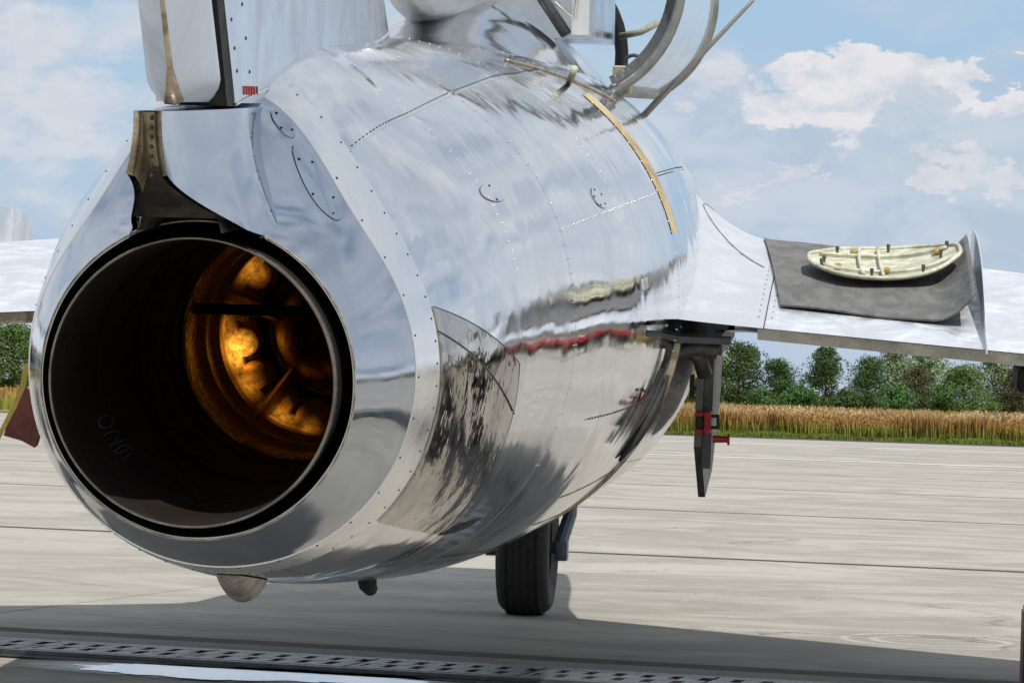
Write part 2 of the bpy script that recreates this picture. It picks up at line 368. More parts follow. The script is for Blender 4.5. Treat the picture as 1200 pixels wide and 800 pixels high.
# drain channel with slotted plates, sunk between two concrete kerbs
IRON = worn("worn_iron_grating", (.13, .125, .13), .38, .7, .35, 12, .3)
dg = empty('drain_channel', en(2.3, 8.90, .004)); dg.rotation_euler = (0, 0, -ang)
tag(dg, 'dark slotted metal drain cover sunk in the shaded concrete behind the jet', 'drain')
v, f = box_geo(-3.2, 3.2, -.30, .30, -.0005, .0015); obj('channel_bed', v, f, BLACK, dg)
obj('frame', *join(box_geo(-3.2, 3.2, -.2, -.165, .0016, .012, 0), box_geo(-3.2, 3.2, .165, .2, .0016, .012, 0)), DARK, dg)
gm = None
for i in range(-6, 7):
    if gm is None:
        parts = []; L = .49; nx = 6; px_ = L / nx
        # bars across the plate leave real slots in two rows
        ys = [-.16, -.125, -.03, .03, .125, .16]
        for (ya, yb) in ((-.16, -.118), (-.022, .022), (.118, .16)): parts.append(box_geo(-L / 2, L / 2, ya, yb, .003, .012))
        for r_, (ya, yb) in enumerate(((-.118, -.022), (.022, .118))):
            for q in range(nx):
                x0 = -L / 2 + q * px_ + (.0 if r_ else px_ * .4); x1 = x0 + px_ * .62
                parts.append(box_geo(max(-L / 2, x0), min(L / 2, x1), ya, yb, .003, .0115))
            if not r_: parts.append(box_geo(-L / 2, -L / 2 + .02, ya, yb, .003, .0115))
        v, f = join(*parts); o = obj('grate_plate', v, f, IRON, dg); gm = o.data
    else:
        o = bpy.data.objects.new('grate_plate', gm); COL.objects.link(o); o.parent = dg
    o.location = (i * .5, 0, rng.uniform(0, .001))
def puddle(cx, cy, rx, ry, seed, label):
    vs = []; n = 240
    for k in range(n):
        a = 2 * pi * k / n; r = 1 + .28 * mnoise.noise(Vector((cos(a) * 1.7 + seed, sin(a) * 1.7, 0))) + .16 * mnoise.noise(Vector((cos(a) * 7 + seed, sin(a) * 7, 3))) + .06 * mnoise.noise(Vector((cos(a) * 22 + seed, sin(a) * 22, 3)))
        vs.append((cos(a) * rx * r, sin(a) * ry * r, 0))
    o = obj('puddle', vs, [list(range(n))], WATER); o.location = (cx, cy, .0055); o.rotation_euler = (0, 0, -rad(9)); tag(o, label, 'puddle', kind='structure'); return o
DAMP, t, b = mat("damp_concrete", (.12, .115, .105), .28); co = t.new('ShaderNodeTexCoord').outputs['Object']
b.inputs['Specular IOR Level'].default_value = .7
t.put(b.inputs['Alpha'], t.ramp(t.math('ADD', t.vmath('LENGTH', t.vmath('MULTIPLY', co, (1.45, 3.4, 0))), t.math('MULTIPLY', t.noise(t.vmath('MULTIPLY', co, (1, 2.4, 1)), 9, 6, .7), .5)), 1.32, .85))
def gpt(x, y):
    d = ray(x, y); k = -CAMZ / d.z; return Vector((0, 0, CAMZ)) + d * k
p = gpt(290, 787); o = obj('damp_patch', [(-.8, -.42, 0), (.8, -.42, 0), (.8, .36, 0), (-.8, .36, 0)], [[0, 1, 2, 3]], DAMP); o.location = (p.x, p.y - .06, .004); o.rotation_euler = (0, 0, -rad(9)); tag(o, None, kind='structure')
puddle(p.x, p.y - .11, .50, .20, 1.3, 'long bright rain puddle below the tail')
p = gpt(800, 801); puddle(p.x, p.y, .13, .12, 5.3, 'small bright rain puddle beside the drain')

# ------------------------------------------------------------------ aircraft
vp = ray(1039, 136).normalized(); YA = vp; XA = YA.cross(Vector((0, 0, 1))).normalized(); ZA = XA.cross(YA)
nz = Vector((0, 0, CAMZ)) + ray(231, 446) * 6.0
JET = empty('jet_aircraft', (0, 0, 0)); MA = Matrix((XA, YA, ZA)).transposed().to_4x4(); MA.translation = nz; JET.matrix_world = MA
tag(JET, 'polished bare metal jet fighter seen from behind, parked on concrete, front canopy open', 'aircraft')
RT = [(-.05, .284), (0, .292), (.08, .322), (.2, .364), (.33, .397), (.6, .450), (1, .510), (1.5, .578), (2, .636), (2.5, .675), (3, .698), (3.5, .706), (4, .704), (4.6, .682), (5.2, .645), (6, .592), (7, .545), (7.8, .49), (8.1, .46)]
def R(t):
    if t <= RT[0][0]: return RT[0][1]
    if t >= RT[-1][0]: return RT[-1][1]
    for i in range(len(RT) - 1):
        if RT[i][0] <= t <= RT[i + 1][0]:
            p1, p2 = RT[i], RT[i + 1]; p0 = RT[max(0, i - 1)]; p3 = RT[min(len(RT) - 1, i + 2)]
            h = p2[0] - p1[0]; u = (t - p1[0]) / h
            m1 = (p2[1] - p0[1]) / (p2[0] - p0[0]) * h; m2 = (p3[1] - p1[1]) / (p3[0] - p1[0]) * h
            return (2*u**3 - 3*u*u + 1) * p1[1] + (u**3 - 2*u*u + u) * m1 + (-2*u**3 + 3*u*u) * p2[1] + (u**3 - u*u) * m2
def ss(a, b, x):
    u = min(1, max(0, (x - a) / (b - a))); return u * u * (3 - 2 * u)
def rho(t, th):
    """hull radius at station t (metres ahead of the nozzle) and angle th (deg, 0 = right side, 90 = top)"""
    r = R(t)
    d = abs((th - 90 + 180) % 360 - 180)
    A = .165 * ss(-.16, .22, t) * (1 - .80 * ss(.4, 2.1, t)) * (1 - ss(1.9, 2.5, t))
    r += A * math.exp(-(d / (13. + 17. * ss(-.02, .30, t) - 6 * ss(.3, .9, t))) ** 2)
    r += .03 * ss(.2, .8, t) * (1 - ss(1.2, 2.4, t)) * math.exp(-((d - 45) / 28) ** 2)
    if t > 2.2:                                            # cockpit shoulder and raised spine under the canopies
        r -= .018 * ss(2.0, 3.0, t) * math.exp(-(d / 40.) ** 2)
    if t > 2.7: r += .040 * ss(2.95, 3.5, t) * (1 - ss(5, 6, t)) * math.exp(-((abs(d - 90) - 32) / 24.) ** 2 if d > 90 else -((122 - d) / 24.) ** 2 )
    # shallow hand-beaten irregularity of the sheet
    r += .0016 * mnoise.noise(Vector((t * 2.3, cos(rad(th)) * 2.2, sin(rad(th)) * 2.2)))
    return r
def SP(t, th, off=0.):
    r = rho(t, th) + off; return Vector((r * cos(rad(th)), t, r * sin(rad(th))))
def panel(name, t0, t1, a0, a1, m, off=0., th=.004, nt=None, na=None, parent=None, label=None):
    nt = nt or max(3, int((t1 - t0) / .025)); na = na or max(3, int((a1 - a0) / 1.6))
    full = a1 - a0 >= 359.9
    out = grid_geo(lambda u, v: SP(t0 + (t1 - t0) * u, a0 + (a1 - a0) * v, off), nt, na)
    inn = flip(grid_geo(lambda u, v: SP(t0 + (t1 - t0) * u, a0 + (a1 - a0) * v, off - th), nt, na))
    v, f = join(out, inn); o2 = nt * na
    for i in range(nt - 1):
        for j, fl in ((0, 0), (na - 1, 1)):
            if full: continue
            q = [i * na + j, (i + 1) * na + j, (i + 1) * na + j + o2, i * na + j + o2]; f.append(q[::-1] if not fl else q)
    for j in range(na - 1):
        for i, fl in ((0, 1), (nt - 1, 0)):
            q = [i * na + j, i * na + j + 1, i * na + j + 1 + o2, i * na + j + o2]; f.append(q[::-1] if not fl else q)
    return obj(name, v, f, m, parent or JET, smooth=40, label=label)
HULL = empty('fuselage', (0, 0, 0)); HULL.parent = JET; HULL.matrix_parent_inverse = Matrix()
def hp(*a, **k): return panel(*a, parent=HULL, **k)
g_ = .0016
hp('tail_cap', 0, .215, -270, 90, ALU_TAIL, th=.006, label='blue tinged polished tail cap round the jet nozzle')
hp('tail_band', .2165, .33, -270, 90, ALU_BAND, off=.0015, label='bright satin ring band with screws')
# rear body: split into sheets
cuts = {(.3318, 1.35): [(-270, -140), (-139.8, -75), (-74.8, 62), (62.25, 90)],
        (1.352, 2.90): [(-270, -150), (-149.8, -62), (-61.8, 62), (62.25, 90)]}
for (t0, t1), l in cuts.items():
    for a0, a1 in l: hp('skin_panel', t0, t1, a0, a1, ALU)
# ring of the fuselage joint, with the open slot on the right shoulder
hp('joint_ring', 2.902, 2.985, -270, 15.5, ALU)
hp('joint_ring', 2.902, 2.985, 51.5, 90, ALU)
for (a0, a1) in [(-270, -160), (-159.8, -100), (-99.8, -40), (-39.8, 28), (28.2, 90)]: hp('skin_panel', 2.987, 4.4, a0, a1, ALU)
for (a0, a1) in [(-270, -150), (-149.8, -40), (-39.8, 90)]: hp('skin_panel', 4.402, 6.3, a0, a1, ALU)
hp('nose_ring', 6.302, 8.05, -270, 90, ALU)
hp('inner_hull', .5, 8.0, -270, 90, BLACK, off=-.05, nt=60, na=90)
# the slot itself: recessed gold channel
v, f = grid_geo(lambda u, v: SP(2.915 + .072 * u, 15 + 37 * v, -.022 + .029 * u ** .6), 9, 60)
o = obj('cooling_slot', v, f, GOLD, HULL, smooth=True, label='long curved slot lined in gold with a dark edge')
v, f = grid_geo(lambda u, v: SP(2.893 + .024 * u, 15 + 37 * v, .0015 - .026 * u), 5, 60); obj('slot_dark_edge', v, f, BLACK, HULL, smooth=True)
v, f = tube_geo([SP(2.988, 15 + 37 * k / 40, .0045) for k in range(41)], .0035, 6); obj('slot_lip', v, f, EDGE, HULL, smooth=True)
# nozzle lip (rolled), dark annular gap, jet pipe
v, f = lathe_geo([(R(0) + .0, .0), (.2905, -.003), (.2885, -.0025), (.2875, .004)], 160)
obj('nozzle_lip', v, f, TAN, HULL, smooth=60)
v, f = lathe_geo([(.2876, .003), (.2870, .02), (.286, .3), (.262, .30), (.262, .20)], 96); obj('annular_gap_liner', v, f, BLACK, HULL, smooth=60)
PIPEO = obj('jet_pipe', *lathe_geo([(.262, .5), (.2625, -.042), (.2600, -.048), (.2570, -.046), (.2560, -.02), (.254, .5), (.252, 1.06), (.27, 1.07), (.275, 1.9), (.0, 1.92)], 160), PIPE, JET, smooth=40)
obj('pipe_lip', *lathe_geo([(.2632, -.02), (.2635, -.046), (.2612, -.0515), (.2585, -.0505), (.2572, -.038), (.2562, -.02)], 160), RIM, PIPEO, smooth=60)
# weld rings down the pipe
for y in (.30, .62, .93):
    obj('weld_ring', *lathe_geo([(.2545 - .001 * y, y - .006), (.2500, y), (.2545 - .001 * y, y + .006)], 120), PIPE, PIPEO, smooth=True)
# hot section seen beyond the dark pipe
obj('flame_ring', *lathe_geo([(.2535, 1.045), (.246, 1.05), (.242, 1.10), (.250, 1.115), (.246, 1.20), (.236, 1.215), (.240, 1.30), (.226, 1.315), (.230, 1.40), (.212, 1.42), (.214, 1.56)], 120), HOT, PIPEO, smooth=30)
obj('turbine_face', *lathe_geo([(.216, 1.555), (.19, 1.50), (.16, 1.55), (.13, 1.56)], 96), DIMHOT, PIPEO, smooth=30)
for k in range(16):      # combustion-can mouths round the ring
    a = rad(10 + 22.5 * k); M_ = Matrix.Translation((.205 * cos(a), 1.47, .205 * sin(a)))
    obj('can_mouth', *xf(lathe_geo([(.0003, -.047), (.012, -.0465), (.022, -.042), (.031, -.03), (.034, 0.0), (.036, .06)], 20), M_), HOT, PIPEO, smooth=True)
obj('exhaust_cone', *lathe_geo([(.132, 1.56), (.12, 1.42), (.10, 1.33), (.07, 1.26), (.03, 1.215), (.0, 1.205)], 64), DIMHOT, PIPEO, smooth=True)
for k in range(5):
    a = rad(18 + 72 * k); dx, dz = cos(a), sin(a); px_, pz_ = -dz, dx
    vs = []
    for r in (.10, .235):
        for (tt, ww) in ((1.30, 0), (1.34, .011), (1.44, .012), (1.50, 0), (1.44, -.012), (1.34, -.011)): vs.append((dx * r + px_ * ww, tt, dz * r + pz_ * ww))
    fs = [[i, (i + 1) % 6, 6 + (i + 1) % 6, 6 + i] for i in range(6)]
    obj('strut', vs, fs, DIMHOT, PIPEO, smooth=30)
v, f = tube_geo([(-.255, 1.09, .062), (.255, 1.09, .062)], .012, 10); obj('cross_bar', v, f, PIPE, PIPEO, smooth=True)
vs = []; fs = []; gq = []
for k in range(44):
    a = 2 * pi * k / 44; M_ = Matrix.Rotation(-a, 4, 'Y') @ Matrix.Translation((.20, 1.505, 0)) @ Matrix.Rotation(rad(38), 4, 'X')
    gq.append(xf(box_geo(-.022, .022, -.022, .022, -.0022, .0022), M_))
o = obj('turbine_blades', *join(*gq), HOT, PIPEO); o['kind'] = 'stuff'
# faint chalk figures on the inside of the pipe
CHALK = worn("chalk", (.085, .083, .08), .9, 0, .4, 40, .1)
def chalk(points, seed):
    P = []
    for (aa, y) in points:
        r = .2550 - .004 * y - .0012; P.append((r * cos(rad(aa)), y, r * sin(rad(aa))))
    return tube_geo(P, .0016, 5)
def digit(sh, a0, y0, sa=5.0, sy=.16):
    out = []
    return [(a0 - p_[1] * sa, y0 + p_[0] * sy) for p_ in sh]
zero = [(.5 + .45 * cos(k * pi / 8), .5 + .5 * sin(k * pi / 8)) for k in range(17)]
two = [(0, .1), (.25, 0), (.7, .05), (.95, .3), (.7, .6), (.3, .85), (0, 1), (.5, 1), (1, 1)]
nine = [(.95, .3), (.6, .5), (.15, .4), (.05, .15), (.5, 0), (.9, .1), (.95, .5), (.8, .8), (.3, 1)]
for sh, a0 in ((zero, 202), (two, 209.5), (nine, 217)):
    pts = [(a0 + p_[1] * 5.5, .20 + p_[0] * .13) for p_ in sh]
    obj('chalk_digit', *chalk(pts, 0), CHALK, PIPEO)

# seam line and rivet helpers lying on the hull
def seam(pts, r=.0016, m=SLIT, name='seam_line', off=.0006, parent=None):
    v, f = tube_geo([SP(t, a, off) for t, a in pts], r, 5); return obj(name, v, f, m, parent or HULL)
def lin(a, b, n=20): return [(a[0] + (b[0] - a[0]) * k / n, a[1] + (b[1] - a[1]) * k / n) for k in range(n + 1)]
RV = None
def rivets(pts, r=.0042, m=SLIT, name='rivet_row', parent=None, off=.0012, surf=None):
    gs = []
    for (t, a) in pts:
        p = SP(t, a, off); nn_ = (SP(t, a, .1) - p).normalized()
        q = nn_.to_track_quat('Z', 'Y').to_matrix().to_4x4(); q.translation = p
        gs.append(xf(lathe_geo([(r, -.001), (r * .8, .0012), (.0001, .0016)], 7, axis='Z'), q))
    v, f = join(*gs); o = obj(name, v, f, m, parent or HULL, smooth=True); o['kind'] = 'stuff'; return o
rivets([(.318, a) for a in np.arange(-84, 84, 6.2)], .0026)
rivets([(.228, a) for a in np.arange(-84, 66, 12)], .0026)
rivets([(.318, a) for a in np.arange(100, 268, 8)], .0028)
for t in (1.34, 1.362): rivets([(t, a) for a in np.arange(-30, 84, 3.2)], .0013, ALU)
for t in (2.885, 3.01): rivets([(t, a) for a in np.arange(-30, 80, 2.4)], .0014, ALU)
seam(lin((.335, 62.1), (1.34, 62.1)), .0014, EDGE)
for a0, t0, t1 in ((62.9, .36, 1.33), (63.0, 1.38, 2.88), (-61.2, 1.38, 2.88), (28.8, 3.02, 4.3)):
    rivets([(t, a0) for t in np.arange(t0, t1, .028)], .0013, SLIT)
seam(lin((1.36, 62.1), (2.88, 62.1)), .0012, EDGE); seam(lin((1.36, 24), (2.88, 24)), .0009, EDGE); rivets([(t, 24.7) for t in np.arange(1.38, 2.88, .028)], .0012, EDGE)
for t_r in (.9, 2.1): rivets([(t_r, a) for a in np.arange(20, 84, 2.2)], .0011, EDGE)
rivets([(t, -20) for t in np.arange(1.7, 2.7, .035)], .0024)
seam(lin((1.65, -20), (2.75, -20)), .0007)
seam(lin((2.0, -42), (2.9, -41)), .0009); seam(lin((2.1, -52), (2.9, -53)), .0009); seam(lin((1.36, -66), (2.3, -64)), .0012)
# oval access covers
def oval(t, a, rt, ra, m=ALU, name='access_cover', screws=4, slant=0.):
    n = 40; vs = []
    def loc(u): 
        x, y = rt * cos(u), ra * sin(u); return t + x * cos(slant) - y * sin(slant) / 90, a + y * cos(slant) + x * 60 * sin(slant)
    ring = [SP(*loc(2 * pi * k / n), .0022) for k in range(n)]
    cen = SP(t, a, .0024); vs = [cen] + ring; low = [SP(*loc(2 * pi * k / n), -.001) for k in range(n)]; vs += low
    fs = [[0, 1 + k, 1 + (k + 1) % n] for k in range(n)] + [[1 + k, 1 + n + k, 1 + n + (k + 1) % n, 1 + (k + 1) % n] for k in range(n)]
    o = obj(name, vs, fs, m, HULL, smooth=30)
    P = [SP(*loc(2 * pi * k / n), .0012) for k in range(n + 1)]
    obj('cover_edge', *tube_geo(P, .0007, 5), SLIT, HULL)
    gs = []
    for k in range(screws):
        u = 2 * pi * (k + .5) / screws; tt, aa = loc(u); p = SP(t + (tt - t) * .78, a + (aa - a) * .78, .0026)
        q = (SP(t, a, .1) - SP(t, a)).normalized().to_track_quat('Z', 'Y').to_matrix().to_4x4(); q.translation = p
        obj('screw', *xf(lathe_geo([(.003, 0), (.0024, .001), (.0001, .001)], 8, axis='Z'), q), SLIT, HULL)
    return o
oval(.175, 62, .026, 10, ALU_TAIL, screws=5); oval(.19, 76, .016, 3.2, ALU_TAIL, screws=3)
oval(.95, 38, .085, 2.3, ALU, screws=2, slant=-.2)
oval(1.9, 28, .07, 2.4, ALU, screws=5, slant=-.2)
def hatch(t0, t1, a0, a1, m=ALU_BAND):
    o = panel('small_hatch', t0, t1, a0, a1, m, off=.002, nt=4, na=5, parent=HULL)
    seam([(t0, a0), (t1, a0)], .0012, parent=None); seam([(t0, a1), (t1, a1)], .0012); return o
hatch(2.18, 2.26, 6, 8.5)
# heat shield / air brake panel on the right flank
def quadshell(corners, m, name, off=.0035, n=24, parent=None, label=None):
    (a, b, c, d) = corners
    def fn(u, v, of):
        t = (a[0] * (1 - u) + b[0] * u) * (1 - v) + (d[0] * (1 - u) + c[0] * u) * v
        th = (a[1] * (1 - u) + b[1] * u) * (1 - v) + (d[1] * (1 - u) + c[1] * u) * v
        return SP(t, th, of)
    top = grid_geo(lambda u, v: fn(u, v, off), n, n); bot = flip(grid_geo(lambda u, v: fn(u, v, -.002), n, n))
    v, f = join(top, bot); o2 = n * n
    for i in range(n - 1):
        for (p_, q_) in ((i * n, (i + 1) * n), ((i + 1) * n + n - 1, i * n + n - 1), (i + 1, i), ((n - 1) * n + i, (n - 1) * n + i + 1)):
            f.append([p_, q_, q_ + o2, p_ + o2])
    # orientation is fixed by a normals pass
    o = obj(name, v, f, m, parent or HULL, smooth=35, label=label)
    bmn = bmesh.new(); bmn.from_mesh(o.data); bmesh.ops.remove_doubles(bmn, verts=bmn.verts, dist=1e-5); bmesh.ops.recalc_face_normals(bmn, faces=bmn.faces); bmn.to_mesh(o.data); bmn.free()
    return o
AB = quadshell([(.338, 18), (.338, 11.5), (.88, -14), (.85, -2)], STAIN, 'air_brake_panel', label='dimpled stained steel air brake panel, upper half')
quadshell([(.338, 10.8), (.36, -46), (.92, -50), (.882, -15)], STAIN, 'air_brake_panel', label='dimpled stained steel air brake panel, lower half')
v, f = tube_geo([SP(.95 + .26 * k / 10, -51 + 6 * k / 10, -.001 + .002 * sin(pi * k / 10)) for k in range(11)], [.001 + .0065 * sin(pi * k / 10) for k in range(11)], 8)
obj('vent_slit', v, f, BLACK, HULL)
seam(lin((.336, 11.2), (.885, -14.5)), .0016, SLIT, off=.0036); seam(lin((.338, 18.2), (.852, -1.8)), .0012, SLIT, off=.003); seam(lin((.856, -2), (.93, -50)), .0012, SLIT, off=.003)
# tail bumper and drain stub
v, f = grid_geo(lambda u, vv: SP(.36 + .26 * u, -91 + 6 * (vv - .5) * 2 * sin(pi * min(.999, max(.001, u * .9 + .05))) ** .5, .002 + .045 * (sin(pi * u) ** .6) * (1 - (2 * vv - 1) ** 2)), 24, 16)
obj('tail_bumper', v, f, worn('scuffed_skid_steel', (.50, .47, .42), .35, .6, .5, 30, .4, color2=(.2, .18, .16)), HULL, smooth=True)
v, f = tube_geo([SP(1.78, -86, -.01), SP(1.78, -86, .01), SP(1.82, -86, .022)], [.024, .022, .018], 10); obj('drain_stub', v, f, BLACK, HULL, smooth=30)

# fairing stub under the rudder, above the nozzle: hollow end
def stub_w(t, u):   # half width of the fairing at station t, height u
    ub = stub_bottom(t); w0 = .022 + .055 * ss(-.42, .10, t)
    k = max(0, min(1, 1 - (u - ub) / (.485 - ub)))
    return w0 + (.012 + .030 * ss(-.43, -.1, t) + .03 * ss(-.1, .1, t)) * k ** (2.2 - .7 * ss(-.2, .1, t))
def stub_bottom(t): return .265 + .115 * (max(0, -t) / .43) ** 1.3
def stub_pt(t, s, side, off=0):
    top = .487 + .01 * ss(-.42, .3, t); ub = stub_bottom(t) if t < 0 else .25
    u = ub + (top - ub) * s
    return Vector((side * max(.002, stub_w(t, u) - off), t, u))
FN = empty('tail_fin', (0, 0, 0)); FN.parent = JET
gs = []
for side in (1, -1):
    a_ = grid_geo(lambda u, v: stub_pt(-.43 + .80 * u, v, side), 40, 24)
    b_ = grid_geo(lambda u, v: stub_pt(-.43 + .80 * u, v, side, .010), 40, 24)
    gs += [a_ if side > 0 else flip(a_), flip(b_) if side > 0 else b_]
ob = obj('base_fairing', *join(*gs), ALU_TAIL, FN, smooth=50, label='curved metal fairing between rudder and nozzle')
tp = grid_geo(lambda u, v: Vector(((2 * v - 1) * stub_w(-.43 + .80 * u, .487), -.43 + .80 * u, .4875 + .01 * u)), 20, 5); obj('fairing_top', *tp, ALU_FIN, FN)
# tan inner end rim with rivets
def rimf(u, v):
    s = v; side = -1 if u < .5 else 1
    return None
gs = []
for side in (1, -1):
    gs.append(grid_geo(lambda u, v: stub_pt(-.434 + .012 * u, v, side, -.002 + .012 * u), 4, 24))
    gs.append(grid_geo(lambda u, v: stub_pt(-.43 + .10 * u, v, side, .0105 + .004 * u), 6, 24))
obj('fairing_end_rim', *join(*gs), TAN, FN, smooth=60)
v, f = grid_geo(lambda u, v: Vector(((2 * u - 1) * (stub_w(-.40 + .26 * (1 - v) ** 1.5, .30 + .185 * v) - .003), -.415 + .26 * (1 - v) ** 1.5 , .30 + .185 * v)), 14, 20)
pl_ = lambda u, v: Vector(((2 * u - 1) * (stub_w(-.40 + .26 * (1 - v) ** 1.5, .30 + .185 * v) - .003), -.415 + .26 * (1 - v) ** 1.5, .30 + .185 * v))
obj('fairing_inner_plate', *grid_geo(lambda u, v: pl_(u, .5 + .5 * v), 14, 12), TAN, FN, smooth=True); obj('sooty_inner_plate', *grid_geo(lambda u, v: pl_(u, .5 * v), 14, 12), SOOT, FN, smooth=True)
rv = []
for k in range(7): rv.append(xf(lathe_geo([(.004, 0), (.003, -.0015), (.0001, -.002)], 7), Matrix.Translation((.004, -.418 + .0, .475 - .016 * k))))
o = obj('end_rivets', *join(*rv), SLIT, FN); o['kind'] = 'stuff'
# sooty bracket just above the lip, domed
v, f = grid_geo(lambda u, v: Vector((-.075 + .15 * v, -.17 + .18 * u, .275 + (.085 * max(0., sin(pi * v)) ** .7) * (1 - u * .5))), 20, 24)
obj('sooty_bracket', v, f, SOOT, FN, smooth=True)

# fin and rudder
def fin_sec(u):   # station of leading edge, hinge, trailing edge, half thickness at height u
    k = u - .49
    return 2.30 - 1.10 * k, -.04 - .57 * k, -.28 - .57 * k, .080 - .012 * k
def aerofoil(x, T):  # half thickness, x 0..1 from nose
    return T * 2.9 * (.2969 * math.sqrt(max(x, 0)) - .126 * x - .3516 * x * x + .2843 * x ** 3 - .1015 * x ** 4) / .29 * .5
def fin_side(u, x, side):
    le, hi, te, T = fin_sec(u); t = le + (hi - le) * x
    # rounded nose, thickest mid-way, still thick at the hinge
    w_ = T * (math.sqrt(max(0, 1 - (1 - min(1, x / .35)) ** 2))) * (1 - .10 * max(0, (x - .35) / .65))
    return Vector((side * w_, t, u))
U0, U1 = .503, 2.05
loop = [(x, 1) for x in [0, .01, .03, .07, .13, .2, .3, .45, .6, .8, 1]] + [(x, -1) for x in [1, .8, .6, .45, .3, .2, .13, .07, .03, .01]]
def loft(fn, us, n):
    vs = []
    for u in us: vs += fn(u)
    fs = []
    for i in range(len(us) - 1):
        for k in range(n): fs.append([i * n + k, i * n + (k + 1) % n, (i + 1) * n + (k + 1) % n, (i + 1) * n + k])
    fs.append(list(range(n))); fs.append([(len(us) - 1) * n + k for k in range(n)][::-1]); return vs, fs
def fixn(o):
    b = bmesh.new(); b.from_mesh(o.data); bmesh.ops.recalc_face_normals(b, faces=b.faces); b.to_mesh(o.data); b.free(); return o
us = list(np.linspace(U0, U1, 24))
fixn(obj('fin', *loft(lambda u: [fin_side(u, x, s) for x, s in loop], us, len(loop)), ALU_FIN, FN, smooth=35))
# hinge gap shroud: dark web inset behind the fin's rear spar
v, f = box_geo(-.020, .068, -.055, .03, .497, 2.0); v = [Vector((p.x, p.y + fin_sec(p.z)[1] + .0, p.z)) for p in map(Vector, v)]
fixn(obj('hinge_gap', v, f, BLACK, FN))
def rud(u):
    le, hi, te, T = fin_sec(u); T2 = T * .80; h0 = hi - .075; b_ = te
    k = 0. if u > .545 else (.545 - u) / .05
    sh = max(.45, 1 - .55 * k * k)
    pts = []
    for x, w_ in ((0, .55), (.03, .85), (.09, 1.0), (.25, .98), (.6, .62), (.95, .13), (1, .05)): pts.append((h0 + (b_ - h0) * x, w_ * T2))
    q = [Vector((w_ * sh, t, u)) for t, w_ in pts] + [Vector((-w_ * sh, t, u)) for t, w_ in reversed(pts)]
    return q
us2 = [.502, .512, .525, .54, .56, .62, .7, .8, .95, 1.1, 1.3, 1.5, 1.75, 2.0]
# rudder deflected a few degrees so both faces of its trailing edge show
rd = fixn(obj('rudder', *loft(rud, us2, 14), RUDM, FN, smooth=30))
h = Vector((0, fin_sec(.6)[1] - .04, .6)); ax = Vector((0, -.72, 1)).normalized()
RM = Matrix.Translation(h) @ Matrix.Rotation(rad(4), 4, ax) @ Matrix.Translation(-h)
rd.data.transform(RM)
v, f = tube_geo([RM @ Vector((0, fin_sec(u)[2] + .002, u)) for u in (.506, .53, .56, .7, .9, 1.2, 1.6)], [.020, .013, .006, .0045, .0045, .0045, .0045], 6); obj('rudder_trailing_strip', v, f, TAN, FN, smooth=True)
# fin root seam: bright cord along the fillet on the right side
def froot(t):
    for k in range(200):
        u = .42 + k * .002
        le, hi, te, T = fin_sec(u)
        x = (t - le) / (hi - le)
    return None
pr = []
for k in range(26):
    x = 1 - k / 25 * .985; u = .50 + .19 * (1 - x) ** .9; q = fin_side(u, max(x, .01), 1); pr.append(q + Vector((.002, 0, 0)))
obj('root_seam', *tube_geo(pr, .0024, 6), EDGE, FN)
gs = []
for (x, du) in [(.93, .03), (.93, .07), (.93, .12), (.93, .17), (.88, .03), (.88, .09), (.88, .15), (.90, .21)]:
    u = .53 + du; q = fin_side(u, x + .05, 1); gs.append(lathe_geo([(.004, .0), (.003, .0015), (.0001, .0018)], 7, axis='X')); gs[-1] = xf(gs[-1], Matrix.Translation(q))
o = obj('fin_rivets', *join(*gs), SLIT, FN); o['kind'] = 'stuff'
for k in range(5):
    q = fin_side(.528, .955 - k * .010, 1) + Vector((.003, 0, 0)); obj('red_mark', *xf(box_geo(-.001, .0015, -.004, .004, -.010, .006), Matrix.Translation(q)), REDP, FN)
# tailplane high on the fin (above the picture, shades the ground)
for s in (1, -1):
    def tp_sec(l, s=s):
        te = -.10 - .42 * l * .8; c_ = .95 - .35 * l; q = []
        for x, w_ in ((0, 0), (.1, .6), (.35, 1), (.7, .6), (1, .06), (.7, -.6), (.35, -1), (.1, -.6)): q.append(Vector((s * (l + .04), te + c_ * (1 - x), 1.42 + .035 * w_)))
        return q
    fixn(obj('tailplane', *loft(tp_sec, list(np.linspace(0, 1.5, 6)), 8), ALU_WING, JET, smooth=40))

# wings
def wing_sec(l):
    te = 2.95 - .33 * (l - .7); le = 5.25 - .78 * (l - .7)
    z = -.018 - .047 * (l - .7)
    return te, le, z
def wing_pt(l, x, up, s):
    """x 0 trailing .. 1 leading"""
    te, le, z = wing_sec(l); c = le - te; X_ = 1 - x
    h = .5 * .118 * c * (2.969 * math.sqrt(max(X_, 0)) - 1.26 * X_ - 3.516 * X_ ** 2 + 2.843 * X_ ** 3 - 1.036 * X_ ** 4) if X_ < 1 else 0
    zc = z - .038 * (1 - x) + .004
    fil = .17 * max(0, 1 - (l - .60) / .30) ** 2.0 * (1.0 * sin(pi * min(1, .01 + x * .85)))
    filb = .10 * max(0, 1 - (l - .60) / .26) ** 2 * min(1, x * 3)
    zz = zc + h * 1.03 + fil if up else zc - h * .9 - filb - .0
    return Vector((s * l, te + c * x, zz))
WTE = .17   # flap chord fraction
